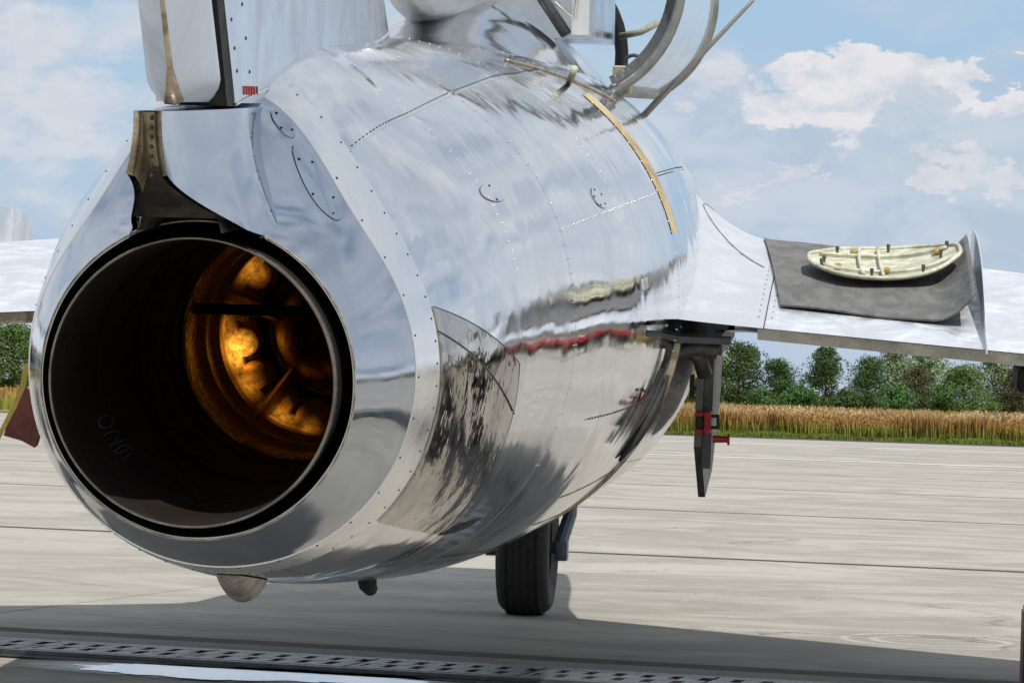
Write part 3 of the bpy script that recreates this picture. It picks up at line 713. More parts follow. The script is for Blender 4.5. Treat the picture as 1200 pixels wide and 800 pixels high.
for s, nm in ((1, 'right wing'), (-1, 'left wing')):
    W = empty('wing', (0, 0, 0)); W.parent = JET; W['label'] = nm
    ls = list(np.linspace(.60, 1.0, 26)) + list(np.linspace(1.05, 5.0, 30))
    xs = [1 - (k / 30) ** 1.8 for k in range(31)]
    xs = [1 - (1 - (k / 34)) ** 1.6 for k in range(35)]
    def surf(up, ls_, xs_, dz=0):
        vs = [wing_pt(l, x, up, s) + Vector((0, 0, dz)) for l in ls_ for x in xs_]; n = len(xs_)
        fs = [[i * n + j, (i + 1) * n + j, (i + 1) * n + j + 1, i * n + j + 1] for i in range(len(ls_) - 1) for j in range(n - 1)]
        return vs, (fs if (s > 0) == up else [q[::-1] for q in fs])
    lroot = [l for l in ls if l <= .93]; lout = [lroot[-1] + .0015] + [l for l in ls if l > .93]
    obj('root_fillet', *surf(True, lroot, xs), ALU_ROOT, W, smooth=True)
    obj('upper_skin', *surf(True, lout, xs), ALU_WING, W, smooth=True)
    xlow = [.17 + .83 * x for x in xs]
    obj('lower_skin', *surf(False, [l for l in ls if l >= .60], xlow), ALU_WING, W, smooth=True)
    # trailing edge web and flap (thin, seen end on)
    lf = [l for l in ls if .90 <= l <= 2.6]
    fl = []
    def flap_sec(l, s=s):
        te, le, z = wing_sec(l); a_ = wing_pt(l, .004, True, s); b_ = wing_pt(l, .165, False, s)
        return [a_ + Vector((0, .004, -.004)), a_ + Vector((0, .006, -.034)), b_ + Vector((0, 0, -.008)), Vector((s * l, b_.y, a_.z - .01))]
    fixn(obj('flap', *loft(flap_sec, lf, 4), TAN if s < 0 else worn("flap_primer", (.62, .60, .53), .32, .5, .3, 10, .15), W))
    lf2 = [l for l in ls if l > 2.6]
    fixn(obj('aileron', *loft(flap_sec, lf2, 4), ALU_WING, W))
    # seam where fillet meets wing and its rivets
    obj('fillet_seam', *tube_geo([wing_pt(lroot[-1] + .0007, x, True, s) + Vector((0, 0, .0006)) for x in xs], .0018, 5), SLIT, W)
    obj('wing_seam', *tube_geo([wing_pt(.945 + .0007 + .0 * x, x, True, s) + Vector((0, 0, .0006)) for x in xs if x > .45], .0012, 5), TAN, W)
    obj('fillet_arc_seam', *tube_geo([wing_pt(.665 + .22 * (1 - sin(pi * k / 24)) ** 1.0 * (.3 if k < 12 else 1), .95 - .55 * k / 24, True, s) + Vector((0, 0, .001)) for k in range(25)], .0022, 5), TAN, W)
    gs = []
    for k in range(24):
        for dl in (.018, -.018):
            q = wing_pt(lroot[-1] + dl, .06 + .035 * k, True, s) + Vector((0, 0, .0012)); gs.append(xf(lathe_geo([(.0035, 0), (.0001, .001)], 6, axis='Z'), Matrix.Translation(q)))
    o = obj('wing_rivets', *join(*gs), SLIT, W); o['kind'] = 'stuff'
    # fences
    for lfc in (1.50, 3.4):
        def fence(off, lfc=lfc, s=s):
            return None
        n = 40; vs = []
        for k in range(n):
            x = k / (n - 1) * .985 + .005; q = wing_pt(lfc, x, True, s); hh = .012 + .098 * min(1, (x / .35)) ** .8 * min(1, ((1.0 - x) / .12 + .25)); hh = min(hh, .11)
            for sx, dz in ((-.0025, -.01), (.0025, -.01), (.0012, hh), (-.0012, hh)): vs.append(q + Vector((sx, -.03 if x < .02 else 0, dz)))
        fs = [[i * 4 + k, i * 4 + (k + 1) % 4, (i + 1) * 4 + (k + 1) % 4, (i + 1) * 4 + k] for i in range(n - 1) for k in range(4)] + [[0, 1, 2, 3], [(n - 1) * 4 + k for k in (3, 2, 1, 0)]]
        fixn(obj('wing_fence', vs, fs, ALU_WING, W, smooth=30))
# underside wheel bay frames at the right and left roots
for s in (1, -1):
    B = obj('wheel_bay', *box_geo(*((.66, .80) if s > 0 else (-.80, -.66)), 3.12, 3.9, -.155, -.10), DARK, JET); fixn(B)
    # curved bracket: dark arch from the hull to the door, tan bay box beside it
    P = [Vector((s * (.745 - .135 * cos(pi * .62 * k / 16)), 3.06, -.27 + .14 * sin(pi * .62 * k / 16))) for k in range(17)]
    obj('bay_arch', *tube_geo(P, .024, 8), DARK, B, smooth=True)
    obj('bay_box', *box_geo(*((.58, .66) if s > 0 else (-.66, -.58)), 2.94, 3.10, -.21, -.10, .012), TAN, B)
    obj('bay_rail', *box_geo(*((.64, .83) if s > 0 else (-.83, -.64)), 2.97, 3.03, -.115, -.096, .004), DARK, B)
    # inner main-gear door hanging edge-on
    GD = empty('gear_door', (0, 0, 0)); GD.parent = JET
    prof = [(3.25, -.10), (4.30, -.10), (4.30, -.35), (3.95, -.56), (3.60, -.60), (3.25, -.42)]
    xd = s * .728
    def dsk(x0, x1, pr): 
        vs = [Vector((x0 + (s * .012 * (1 + (z + .14) * 1.5)), t, z)) for t, z in pr] + [Vector((x1 + (s * .012 * (1 + (z + .14) * 1.5)), t, z)) for t, z in pr]; m_ = len(pr)
        return vs, [list(range(m_)), [m_ + k for k in range(m_)][::-1]] + [[k, m_ + k, m_ + (k + 1) % m_, (k + 1) % m_] for k in range(m_)]
    fixn(obj('door_skin', *dsk(xd - .012, xd + .008, prof), GREYP, GD))
    pr2 = [(3.27, -.16), (3.35, -.16), (3.35, -.45), (3.27, -.44)]
    fixn(obj('door_stiffener', *dsk(xd + .009, xd + .034, [(3.26, -.14), (3.40, -.14), (3.42, -.48), (3.30, -.485)]), DARK, GD))
    fixn(obj('door_slot', *dsk(xd - .030, xd - .018, [(3.235, -.22), (3.26, -.22), (3.26, -.285), (3.235, -.285)]), BLACK, GD))
    obj('hinge_arm', *tube_geo([(s * .66, 3.2, -.115), (s * .70, 3.2, -.135), (s * .735, 3.22, -.17), (s * .75, 3.24, -.22)], .022, 8), DARK, GD, smooth=True)
    # red ground-lock clamp: body, jaw and screw
# belly rails (two light edges following the lower right hull)
for a in (-136,):
    v, f = tube_geo([SP(t, a - (t - 3) * 3, .004) for t in np.linspace(2.95, 4.3, 24)], .0065, 6); obj('belly_rail', v, f, ALU_BAND, HULL, smooth=True)
v, f = tube_geo([SP(2.99, a, .002) for a in np.linspace(-80, -8, 40)], .007, 6); obj('joint_strap', v, f, TAN, HULL, smooth=True)
v, f = tube_geo([SP(t, a, .006) for t, a in lin((2.85, -16), (2.7, -36), 14)], [.004 + .012 * sin(pi * k / 14) for k in range(15)], 8); obj('dark_scoop', v, f, BLACK, HULL, smooth=True)

# canopies ---------------------------------------------------------------
CAN = empty('rear_canopy', (0, 0, 0)); CAN.parent = JET; CAN['label'] = 'slid back rear canopy ending in a bright metal bowl'
def bowl(u, v):   # rounded tail of the slid-back canopy; u 0 tail tip..1 front, v around the lower half and sides
    t = 2.85 + 1.15 * u; k = math.sqrt(max(0, 1 - (1 - min(1, u / .62)) ** 2)); wd = .012 + .125 * k; hh = .02 + .235 * k
    a = rad(-100 + 380 * v / 1.0555) if False else 2 * pi * v
    return Vector((wd * cos(a) - .055, t, .895 + (hh if sin(a) > 0 else .175 * k ** .8) * sin(a)))
BOWLM = worn('pale_canopy_tail_paint', (.72, .74, .75), .35, .2, .15, 6, .05)
v, f = grid_geo(bowl, 30, 49); fixn(obj('metal_bowl', v, f, worn('satin_canopy_tail', (.86, .87, .88), .42, .6, .1, 6, .05), CAN, smooth=True))
obj('bowl_slot', *box_geo(-.060, -.032, 2.84, 2.93, .80, .85, .004), BLACK, CAN)
v, f = grid_geo(lambda u, vv: Vector(((.285 + .02 * u) * cos(pi * vv), 4.0 + .9 * u, .93 + (.24 + .03 * u) * sin(pi * vv))), 12, 33)
obj('glass', v, f, GLASS, CAN, smooth=True)
for s in (1, -1):
    obj('sill_rail', *box_geo(s * .295 - .014, s * .295 + .014, 3.85, 4.6, .985, 1.02, .004), ALU_BAND, CAN)
for t, rr in ((4.0, .29), (4.9, .31)):
    P = [Vector((rr * cos(pi * k / 24), t, .93 + (.245 + (t - 4) * .03) * sin(pi * k / 24))) for k in range(25)]; obj('canopy_hoop', *tube_geo(P, .016, 8), ALU_BAND, CAN, smooth=True)
# cockpit side structure standing above the hull: metal coaming with slanted frame
CK = empty('cockpit', (0, 0, 0)); CK.parent = JET
def deck(u, v):          # humped deck carrying the canopy rails, rising out of the spine
    t = 2.75 + 2.15 * u; l = (2 * v - 1); wd = .20 + .14 * ss(0, .45, u)
    th = 90 - l * math.degrees(math.asin(min(.95, wd / rho(t, 90)))); base = SP(t, th, -.004)
    return base + Vector((0, 0, .135 * ss(.0, .5, u) * (1 - abs(l) ** 2.2)))
obj('canopy_deck', *flip(grid_geo(deck, 50, 40)), ALU, CK, smooth=True)
# windscreen bulkhead: dark arch hoop at the front cockpit
for t, m_, rr in ((4.98, BLACK, .022), (5.03, CREAM, .010)):
    P = [Vector((.36 * cos(rad(-12 + 204 * k / 28)), t, .68 + .34 * sin(rad(-12 + 204 * k / 28)))) for k in range(29)]
    obj('cockpit_arch', *tube_geo(P, rr, 8), m_, CK, smooth=True)
# canopy skirt: a deep metal side panel under the rails, with a slanted bar and a pale V frame on its rear face
sk = [(-.03, 1.12), (.0, .835), (.10, .79), (.21, .712), (.362, .712), (.358, 1.12)]
fixn(obj('canopy_skirt', [(x, 3.86, z) for x, z in sk] + [(x * .98, 4.75, z) for x, z in sk], [list(range(6)), list(range(6, 12))[::-1]] + [[k, 6 + k, 6 + (k + 1) % 6, (k + 1) % 6] for k in range(6)], ALU_FIN, CK))
obj('slanted_bar', *tube_geo([Vector((.13, 3.85, 1.0)), Vector((.20, 3.84, .845)), Vector((.285, 3.84, .722))], .016, 8), DARK, CK, smooth=True)
obj('slanted_plate', *box_geo(.30, .352, 3.835, 3.858, .72, 1.1, .003), ALU_BAND, CK)
obj('white_strip', *tube_geo([Vector((.25, 3.845, .815)), Vector((.31, 3.825, .77)), Vector((.325, 3.825, .90))], .005, 6), CREAM, CK)
obj('skirt_rail', *box_geo(-.02, .20, 3.84, 3.858, .862, .872, .002), CREAM, CK)
# front canopy, hinged open to the right: curved perspex with frames
FC = empty('front_canopy', (0, 0, 0)); FC.parent = JET; FC['label'] = 'front canopy swung open to the right, scratched perspex in a grey frame'
hinge = Vector((.40, 5.1, .56)); TILT = 0
def fc(t, a, r):          # canopy hoop about its own axis, then swung about the hinge line
    x = -.40 + .40 * cos(a) * r - .0; z = .37 * sin(a) * r      # hinge at a=0
    q = Vector((x, t, z)); c_, s_ = cos(TILT), sin(TILT)
    return hinge + Vector((q.x * c_ - q.z * (s_) * -1 * -1, 0, -q.x * s_ * -1 + q.z * c_)) if False else hinge + Vector((q.x * cos(SW_) + q.z * sin(SW_), t - hinge.y, -q.x * sin(SW_) + q.z * cos(SW_)))
SW_ = rad(65)
v, f = grid_geo(lambda u, vv: fc(4.1 + 1.9 * u, .06 + (pi - .12) * vv, 1), 14, 40); o = obj('glass', v, f, GLASS, FC, smooth=True)
for t in (4.1, 6.0):
    P = [fc(t, pi * k / 36, 1.0) for k in range(37)]; obj('frame_hoop', *tube_geo(P, .016, 8), worn("canopy_frame_grey", (.35, .35, .33), .35, .8, .3, 10, .1), FC, smooth=True)
for a in (0.03, pi - .03):
    obj('frame_rail', *tube_geo([fc(t, a, 1.0) for t in np.linspace(4.09, 6.01, 8)], .02, 8), worn("canopy_rail_grey", (.33, .33, .31), .4, .8, .3, 10, .1), FC, smooth=True)
v, f = grid_geo(lambda u, vv: fc(4.10 + .03 * u, .03 + 2.6 * vv, 1. - .11 * u), 8, 40); obj('rear_frame_plate', v, f, GREYP, FC, smooth=True)
obj('frame_base_plate', *box_geo(.395, .45, 4.2, 4.28, .555, .64, .004), TAN, FC)
obj('hinge_link', *tube_geo([(.37, 4.75, .74), (.44, 4.72, .755), (.50, 4.74, .79)], .011, 8), CREAM, FC, smooth=True)
obj('latch_ring', *xf(lathe_geo([(.03, -.008), (.036, 0), (.03, .008), (.024, 0)], 20, close=True), Matrix.Translation((.42, 4.70, .65))), DARK, FC, smooth=True)
# small white handle standing off the right shoulder
obj('step_handle', *tube_geo([SP(2.90, 56.0, 0), SP(2.87, 56.2, .03), SP(2.86, 56.6, .052)], [.008, .010, .010], 8), CREAM, HULL, smooth=True)
v, f = tube_geo([SP(2.6 + .9 * k / 24, 68 - 19 * k / 24, .002) for k in range(25)], .0055, 6); obj('antenna_cable', v, f, TAN, HULL, smooth=True)
# raked antenna mast on the right front shoulder
obj('antenna_mast', *tube_geo([(.385, 5.30, .44), (.41, 5.30, .485), (.78, 5.1, .875)], [.014, .012, .006], 8), worn("mast_grey", (.28, .27, .25), .4, .4, .2, 9, .1), JET, smooth=True)

# nose gear ---------------------------------------------------------------
def to_local(p): return MA.inverted() @ p
wc = gpt(616, 719); wl = to_local(wc)
RW, WW = .245, .098
NG = empty('nose_gear', (0, 0, 0)); NG.parent = JET
# gear stands vertical in world terms: build in world space about the contact point, then bring into the aircraft frame
yaw = math.atan2(YA.x, YA.y); WM = Matrix.Translation(wc + Vector((0, 0, RW - .004))) @ Matrix.Rotation(-yaw, 4, 'Z')
def ng(name, g, m, parent=NG, smooth=35):
    v, f = xf(g, MA.inverted() @ WM); return fixn(obj(name, v, f, m, parent, smooth=smooth))
prof = []
for k in range(19):
    a = -pi / 2 + pi * k / 18
    prof.append((RW - .075 + .075 * abs(cos(a)) ** .55, WW * sin(a) * (1 if abs(sin(a)) < .98 else .97)))
prof = [(.13, -.075)] + [(r, y) for r, y in prof] + [(.13, .075)]
TY = ng('tyre', lathe_geo(prof, 72, axis='X', close=True), RUBBER)
for y in (-.060, -.036, -.012, .012, .036, .060): ng('tread_rib', lathe_geo([(RW - .004 - abs(y) * .12, y - .006), (RW + .004 - abs(y) * .12, y - .0055), (RW + .004 - abs(y) * .12, y + .0055), (RW - .004 - abs(y) * .12, y + .006)], 72, axis='X'), RUBBER)
ng('rim', lathe_geo([(.132, -.07), (.135, -.05), (.10, -.045), (.04, -.06), (.04, .06), (.10, .045), (.135, .05), (.132, .07)], 40, axis='X'), DARK)
ng('axle', tube_geo([(-.125, 0, .0), (.125, 0, .0)], .022, 14), DARK)
ng('axle_cap', tube_geo([(-.150, 0, .0), (-.112, 0, .0)], .036, 12), DARK)
ng('fork_arm', tube_geo([(.118, -.0, -.025), (.122, 0, .03), (.150, .0, .12), (.155, .02, .24), (.10, .06, .36), (.0, .08, .42)], [.022, .026, .024, .026, .032, .045], 10), BLUEG)
ng('axle_block', box_geo(.100, .146, -.03, .03, -.045, .025, .006), BLUEG)
ng('oleo_leg', tube_geo([(0, .08, .38), (0, .10, 1.0)], [.045, .05], 14), BLUEG)
ng('gear_strut', tube_geo([(.0, .10, .55), (.0, -.3, .95)], .02, 10), BLUEG)
# main gear: leg, wheel and leg door on both sides (mostly outside the picture)
for s in (1, -1):
    MG = empty('main_gear', (0, 0, 0)); MG.parent = JET
    hub = Vector((s * 2.15, 3.75, 0)); wp = MA @ hub; base = Vector((wp.x, wp.y, .33)); WM2 = MA.inverted() @ Matrix.Translation(base) @ Matrix.Rotation(-yaw, 4, 'Z')
    def mg(name, g, m, parent=MG):
        v, f = xf(g, WM2); return fixn(obj(name, v, f, m, parent, smooth=35))
    pr = [(.17, -.06)] + [(.25 + .08 * abs(cos(-pi / 2 + pi * k / 14)) ** .6, .08 * sin(-pi / 2 + pi * k / 14)) for k in range(15)] + [(.17, .06)]
    ty = mg('tyre', lathe_geo(pr, 56, axis='X', close=True), RUBBER)
    mg('rim', lathe_geo([(.17, -.06), (.12, -.04), (.03, -.05), (.03, .05), (.12, .04), (.17, .06)], 40, axis='X'), DARK)
    mg('oleo_leg', tube_geo([(-s * .13, 0, 0), (-s * .14, 0, .35), (-s * .14, -.02, .92)], [.035, .04, .05], 12), BLUEG)
    mg('leg_door', box_geo(s * .13 - .006, s * .13 + .006, -.2, .2, .12, .86, .004), GREYP)
obj('dark_gear_block', *box_geo(1.60, 1.85, 3.15, 3.5, -.235, -.17, .01), BLACK, JET)  # dark gear part below the wing
obj('dark_gear_block', *box_geo(-1.85, -1.60, 3.15, 3.5, -.235, -.17, .01), BLACK, JET)

# ------------------------------------------------------------------ loose things on and around the jet
def clamp(locL, label):
    e = empty('gear_lock', MA @ Vector(locL)); e.rotation_euler = MA.to_euler(); e.scale = (.6, .6, .6); tag(e, label, 'gear lock')
    obj('clamp_body', *join(box_geo(-.012, .022, -.03, .03, -.06, .045, .006), box_geo(-.05, -.012, -.024, .024, .022, .042, .004), box_geo(-.05, -.012, -.024, .024, -.058, -.036, .004)), REDP, e); obj('clamp_pad', *box_geo(-.046, -.013, -.022, .022, -.034, .02, .004), BLACK, e)
    obj('clamp_jaw', *join(box_geo(.02, .055, -.02, .02, .018, .03, .002), box_geo(.02, .055, -.02, .02, -.035, -.023, .002), box_geo(.046, .058, -.02, .02, -.035, .03, .002)), BLACK, e)
    obj('pin', *tube_geo([(.03, 0, -.082), (.105, 0, -.082)], [.017, .015], 12), REDP, e, smooth=35)
    obj('pin_head', *tube_geo([(.098, 0, -.082), (.108, 0, -.082)], .027, 12), REDP, e, smooth=35)
    return e
clamp((.758, 3.225, -.345), 'red lock clamp with a red pin on the hanging gear door')
# rubber mat draped over the wing, outer end curled up against the fence
s = 1
def mat_pt(u, v, dz=0):   # u along span, v along chord
    l0 = .955 - .10 * v; l = l0 + (1.475 - l0) * u; l_ = min(l, 1.485)
    x = .12 + .62 * v + (.06 * (1 - u)) * 0
    q = wing_pt(l_, x, True, 1)
    c_ = max(0, (u - .78) / .22)
    return q + Vector((.0, .0, .006 + .085 * c_ ** 2.2 + .003 * sin(9 * u + 5 * v) + dz))
nm, mm = 44, 30
top = grid_geo(lambda u, v: mat_pt(u, v, .005), nm, mm); bot = flip(grid_geo(lambda u, v: mat_pt(u, v, 0), nm, mm)); v, f = join(top, bot)
for i in range(nm - 1):
    for j in (0, mm - 1): f.append([i * mm + j, (i + 1) * mm + j, (i + 1) * mm + j + nm * mm, i * mm + j + nm * mm])
for j in range(mm - 1):
    for i in (0, nm - 1): f.append([i * mm + j, i * mm + j + 1, i * mm + j + 1 + nm * mm, i * mm + j + nm * mm])
v = [MA @ Vector(p) for p in v]; cen = sum(v, Vector()) / len(v); o = fixn(obj('rubber_mat', [p - cen for p in v], f, MATM, smooth=40)); o.location = cen
tag(o, 'dark grey rubber mat on the right wing, its outer edge curled up against the fence', 'mat')
# access panel, inside up, on the mat
pb = MA @ (mat_pt(.575, .52, .010)); AP = empty('access_panel', pb)
nrm = (MA @ mat_pt(.5, .55)) - (MA @ mat_pt(.5, .35)); YY = nrm.normalized(); XX = XA.copy(); ZZ = XX.cross(YY).normalized(); XX = YY.cross(ZZ)
mm_ = Matrix((XX, YY, ZZ)).transposed().to_4x4(); mm_.translation = pb; AP.matrix_world = mm_
tag(AP, 'cream painted curved access panel lying inside up on the rubber mat', 'panel')
PL, PW = .215, .27
def dish(u, v, k=0.):     # u,v in -1..1 ; a shallow bent sheet with rounded corners
    uu = u * (1 - .10 * abs(v) ** 4); vv = v * (1 - .55 * abs(u) ** 3.0)
    z = .006 + .035 * (uu * .5 + .5 if uu > 0 else 0) ** 2 * abs(uu) + .022 * abs(uu) ** 2.5 + .010 * abs(vv) ** 2
    return Vector((uu * PL, vv * PW, z + k))
A_ = grid_geo(lambda a, b: dish(2 * a - 1, 2 * b - 1, .004), 25, 21); B_ = flip(grid_geo(lambda a, b: dish(2 * a - 1, 2 * b - 1, 0), 25, 21))
fixn(obj('sheet', *join(A_, B_), CREAM, AP, smooth=True))
def rimpath():
    P = []
    for k in range(25): P.append(dish(2 * k / 24 - 1, -1, .006))
    for k in range(1, 21): P.append(dish(1, 2 * k / 20 - 1, .006))
    for k in range(1, 25): P.append(dish(1 - 2 * k / 24, 1, .006))
    for k in range(1, 21): P.append(dish(-1, 1 - 2 * k / 20, .006))
    return P
obj('edge_flange', *tube_geo(rimpath(), .0065, 8), CREAM, AP, smooth=True)
for vv in (-.55, .5):
    obj('stiffening_rib', *tube_geo([dish(-.85 + 1.7 * k / 16, vv, .012) for k in range(17)], .0055, 6), CREAM, AP, smooth=True)
for uu in (-.32, -.05):
    obj('cross_rib', *tube_geo([dish(uu, -.9 + 1.8 * k / 16, .014) for k in range(17)], .0055, 6), CREAM, AP, smooth=True)
for (uu, vv) in ((-.62, -.45), (.02, -.5), (-.40, .65), (.72, .35)):
    q = dish(uu, vv, .018); obj('brass_latch', *box_geo(q.x - .008, q.x + .008, q.y - .022, q.y + .022, q.z - .008, q.z + .002, .002), BRASS, AP)
for (uu, vv) in ((-.80, -.2), (-.62, .7), (.1, .85), (.86, .55), (-.2, -.8), (.5, -.8), (-.85, -.6), (.75, .0)):
    q = dish(uu, vv, .004); obj('fastener', *tube_geo([q, q + Vector((0, 0, .012)), q + Vector((0, 0, .016)), q + Vector((0, 0, .024))], [.004, .004, .006, .005], 8), DARK, AP, smooth=30)

# left side: red-brown cover hanging on a yellow strap; grey rolled cover on the left wing
def Pm(x, y, Dm): return Vector((0, 0, CAMZ)) + ray(x, y) * Dm
STRAP = worn("yellow_strap_webbing", (.78, .56, .14), .7, 0, .2, 30, .3)
RB = worn("red_brown_wood", (.28, .075, .05), .6, 0, .45, 8, .3)
c0 = Pm(26, 500, 7.4); HB = empty('hanging_block', c0); tag(HB, 'red-brown block hanging beside the left of the tail on a yellow strap', 'block')
bmz = bmesh.new()
pts = [(-.035, -.02), (-.022, .03), (.0, .10), (.03, .07), (.045, -.01), (.035, -.045), (.005, -.03)]
vs = [Vector((x, -.04, z)) for x, z in pts] + [Vector((x * .85, .05, z * .9)) for x, z in pts]; n = len(pts)
fixn(obj('block', vs, [list(range(n)), [n + k for k in range(n)][::-1]] + [[k, n + k, n + (k + 1) % n, (k + 1) % n] for k in range(n)], RB, HB))
P = [Pm(x, y, 7.3) - c0 for x, y in ((32, 425), (26, 455), (16, 478), (6, 497), (-6, 520), (-30, 560))]
gs = []
def ribbon(P, w_, t_):
    vs, fs = [], []
    for p in P:
        for dx, dy in ((-w_, -t_), (w_, -t_), (w_, t_), (-w_, t_)): vs.append(p + Vector((dx, dy, dx * .4)))
    for i in range(len(P) - 1): fs += [[i * 4 + k, i * 4 + (k + 1) % 4, (i + 1) * 4 + (k + 1) % 4, (i + 1) * 4 + k] for k in range(4)]
    fs += [[0, 1, 2, 3], [(len(P) - 1) * 4 + k for k in (3, 2, 1, 0)]]; return vs, fs
fixn(obj('strap', *ribbon(P, .007, .002), STRAP, HB))
# dark maroon post at the far right bottom
q = gpt(1200, 812); CH = empty('marker_post', (q.x + .035, q.y, 0)); tag(CH, 'dark maroon post at the right edge, in front of the wing shadow', 'post')
MAR = worn("dark_maroon_paint", (.11, .018, .04), .4, 0, .3, 10, .15)
obj('shaft', *box_geo(-.045, .045, -.03, .03, .012, .235, .006), MAR, CH); obj('foot', *box_geo(-.07, .09, -.05, .05, 0.002, .012, .002), MAR, CH); obj('cap', *box_geo(-.04, .04, -.026, .026, .235, .245, .002), BLACK, CH)

# ------------------------------------------------------------------ vegetation
def leafmat(name, c1, c2, c3):
    m, t, b = mat(name, c1, .75); b.inputs['Specular IOR Level'].default_value = .25
    oi = t.new('ShaderNodeObjectInfo'); ge = t.new('ShaderNodeNewGeometry'); co = t.new('ShaderNodeTexCoord').outputs['Object']
    c = t.mix(ge.outputs['Random Per Island'], c1, c2)
    c = t.mix(t.ramp(t.noise(co, .9, 3), .4, .65), c, c3)
    hs = t.new('ShaderNodeHueSaturation'); t.put(hs.inputs['Color'], c); t.put(hs.inputs['Value'], t.ramp(oi.outputs['Random'], 0, 1, .75, 1.25, False)); t.put(hs.inputs['Hue'], t.ramp(oi.outputs['Random'], 0, 1, .485, .512, False))
    t.put(b.inputs['Base Color'], hs.outputs[0]); return m
L_DK = leafmat("dark_leaves", (.05, .105, .025), (.08, .15, .04), (.06, .11, .04))
L_MD = leafmat("mid_green_leaves", (.09, .18, .035), (.13, .23, .055), (.075, .14, .035))
L_LT = leafmat("pale_silver_leaves", (.24, .31, .16), (.30, .37, .21), (.17, .25, .11))
L_BR = leafmat("olive_brown_leaves", (.085, .085, .04), (.11, .11, .05), (.06, .075, .03))
BARK = worn("bark", (.10, .08, .06), .9, 0, .4, 2, .5)
def crown_arrays(seed, W, H, base, nclump, leaf, per):
    r = np.random.RandomState(seed); cs = []
    for i in range(nclump):
        u = r.rand(); h = base + (H - base) * (u ** .85)
        k = (h - base) / (H - base); rad_ = W * .5 * (math.sin(pi * min(1, .18 + .80 * k)) ** .6) * (.55 + .45 * r.rand()); a = r.rand() * 2 * pi
        q = math.sqrt(r.rand()) * .9
        cs.append((rad_ * q * cos(a), rad_ * q * sin(a), h, W * (.10 + .09 * r.rand())))
    cs.append((0, 0, H - W * .08, W * .10))
    V = []
    for (x, y, z, cr_) in cs:
        n = per; d = r.normal(size=(n, 3)); d /= np.linalg.norm(d, axis=1)[:, None]; rr = cr_ * (.72 + .38 * r.rand(n))[:, None]
        P = np.array([x, y, z]) + d * rr * np.array([1.15, 1.15, .8])
        t1 = r.normal(size=(n, 3)) + d * .0; t1 /= np.linalg.norm(t1, axis=1)[:, None]; t2 = np.cross(d + r.normal(size=(n, 3)) * .5, t1); t2 /= np.linalg.norm(t2, axis=1)[:, None] + 1e-9
        s_ = leaf * (.6 + .8 * r.rand(n))[:, None]
        V.append(np.stack([P - t1 * s_, P - t2 * s_ * .6, P + t1 * s_, P + t2 * s_ * .6], 1).reshape(-1, 3))
    V = np.concatenate(V); F = np.arange(len(V)).reshape(-1, 4); return V, F
def np_mesh(name, V, F, m):
    me = bpy.data.meshes.new(name); k = F.shape[1]
    me.vertices.add(len(V)); me.vertices.foreach_set('co', V.astype(np.float32).ravel())
    me.loops.add(F.size); me.loops.foreach_set('vertex_index', F.astype(np.int32).ravel())
    me.polygons.add(len(F)); me.polygons.foreach_set('loop_start', np.arange(0, F.size, k, dtype=np.int32)); me.update(calc_edges=True); me.validate(); me.materials.append(m); return me
def trunk_geo(seed, H, W):
    r = random.Random(seed); gs = [tube_geo([(0, 0, -.3), (.05, 0, H * .2), (r.uniform(-.15, .15), r.uniform(-.15, .15), H * .5), (0, 0, H * .85)], [H * .028, H * .022, H * .014, H * .004], 8)]
    for k in range(7):
        z = H * (.2 + .08 * k); a = k * 2.4; gs.append(tube_geo([(0, 0, z), (cos(a) * W * .18, sin(a) * W * .18, z + H * .07), (cos(a) * W * .34, sin(a) * W * .34, z + H * .16)], [H * .012, H * .008, H * .003], 6))
    return join(*gs)
PROTO = {}
for nm, (seed, W, H, base, nc, lm) in {'round': (1, 6.6, 6.4, .5, 70, L_DK), 'tall': (2, 5.8, 7.2, .5, 70, L_DK), 'wide': (3, 7.6, 6.0, .3, 80, L_MD), 'pale': (4, 5.6, 7.3, .4, 60, L_LT), 'brown': (5, 6.0, 6.0, .4, 60, L_BR), 'bush': (6, 4.2, 2.2, .1, 34, L_DK)}.items():
    V, F = crown_arrays(seed, W, H, base + (H * .06 if nm != 'bush' else 0), nc, .115, 130)
    me = np_mesh('crown', V, F, lm); v, f = trunk_geo(seed, H, W); tm = bpy.data.meshes.new('trunk'); tm.from_pydata([tuple(p) for p in v], [], f); tm.materials.append(BARK)
    PROTO[nm] = (me, tm)
def tree(kind, x, y, s, rz, label, group):
    e = empty('broadleaf_tree' if kind != 'bush' else 'bush', (x, y, -.06), rz); e.scale = (s, s, s * rng.uniform(.96, 1.04)); tag(e, label, 'tree' if kind != 'bush' else 'bush', group)
    c_ = bpy.data.objects.new('crown', PROTO[kind][0]); t__ = bpy.data.objects.new('trunk', PROTO[kind][1])
    for q in (c_, t__): COL.objects.link(q); q.parent = e
def tdir(px, Dm):
    d = ray(px, 470); d = Vector((d.x, d.y, 0)) / d.y; return d * Dm
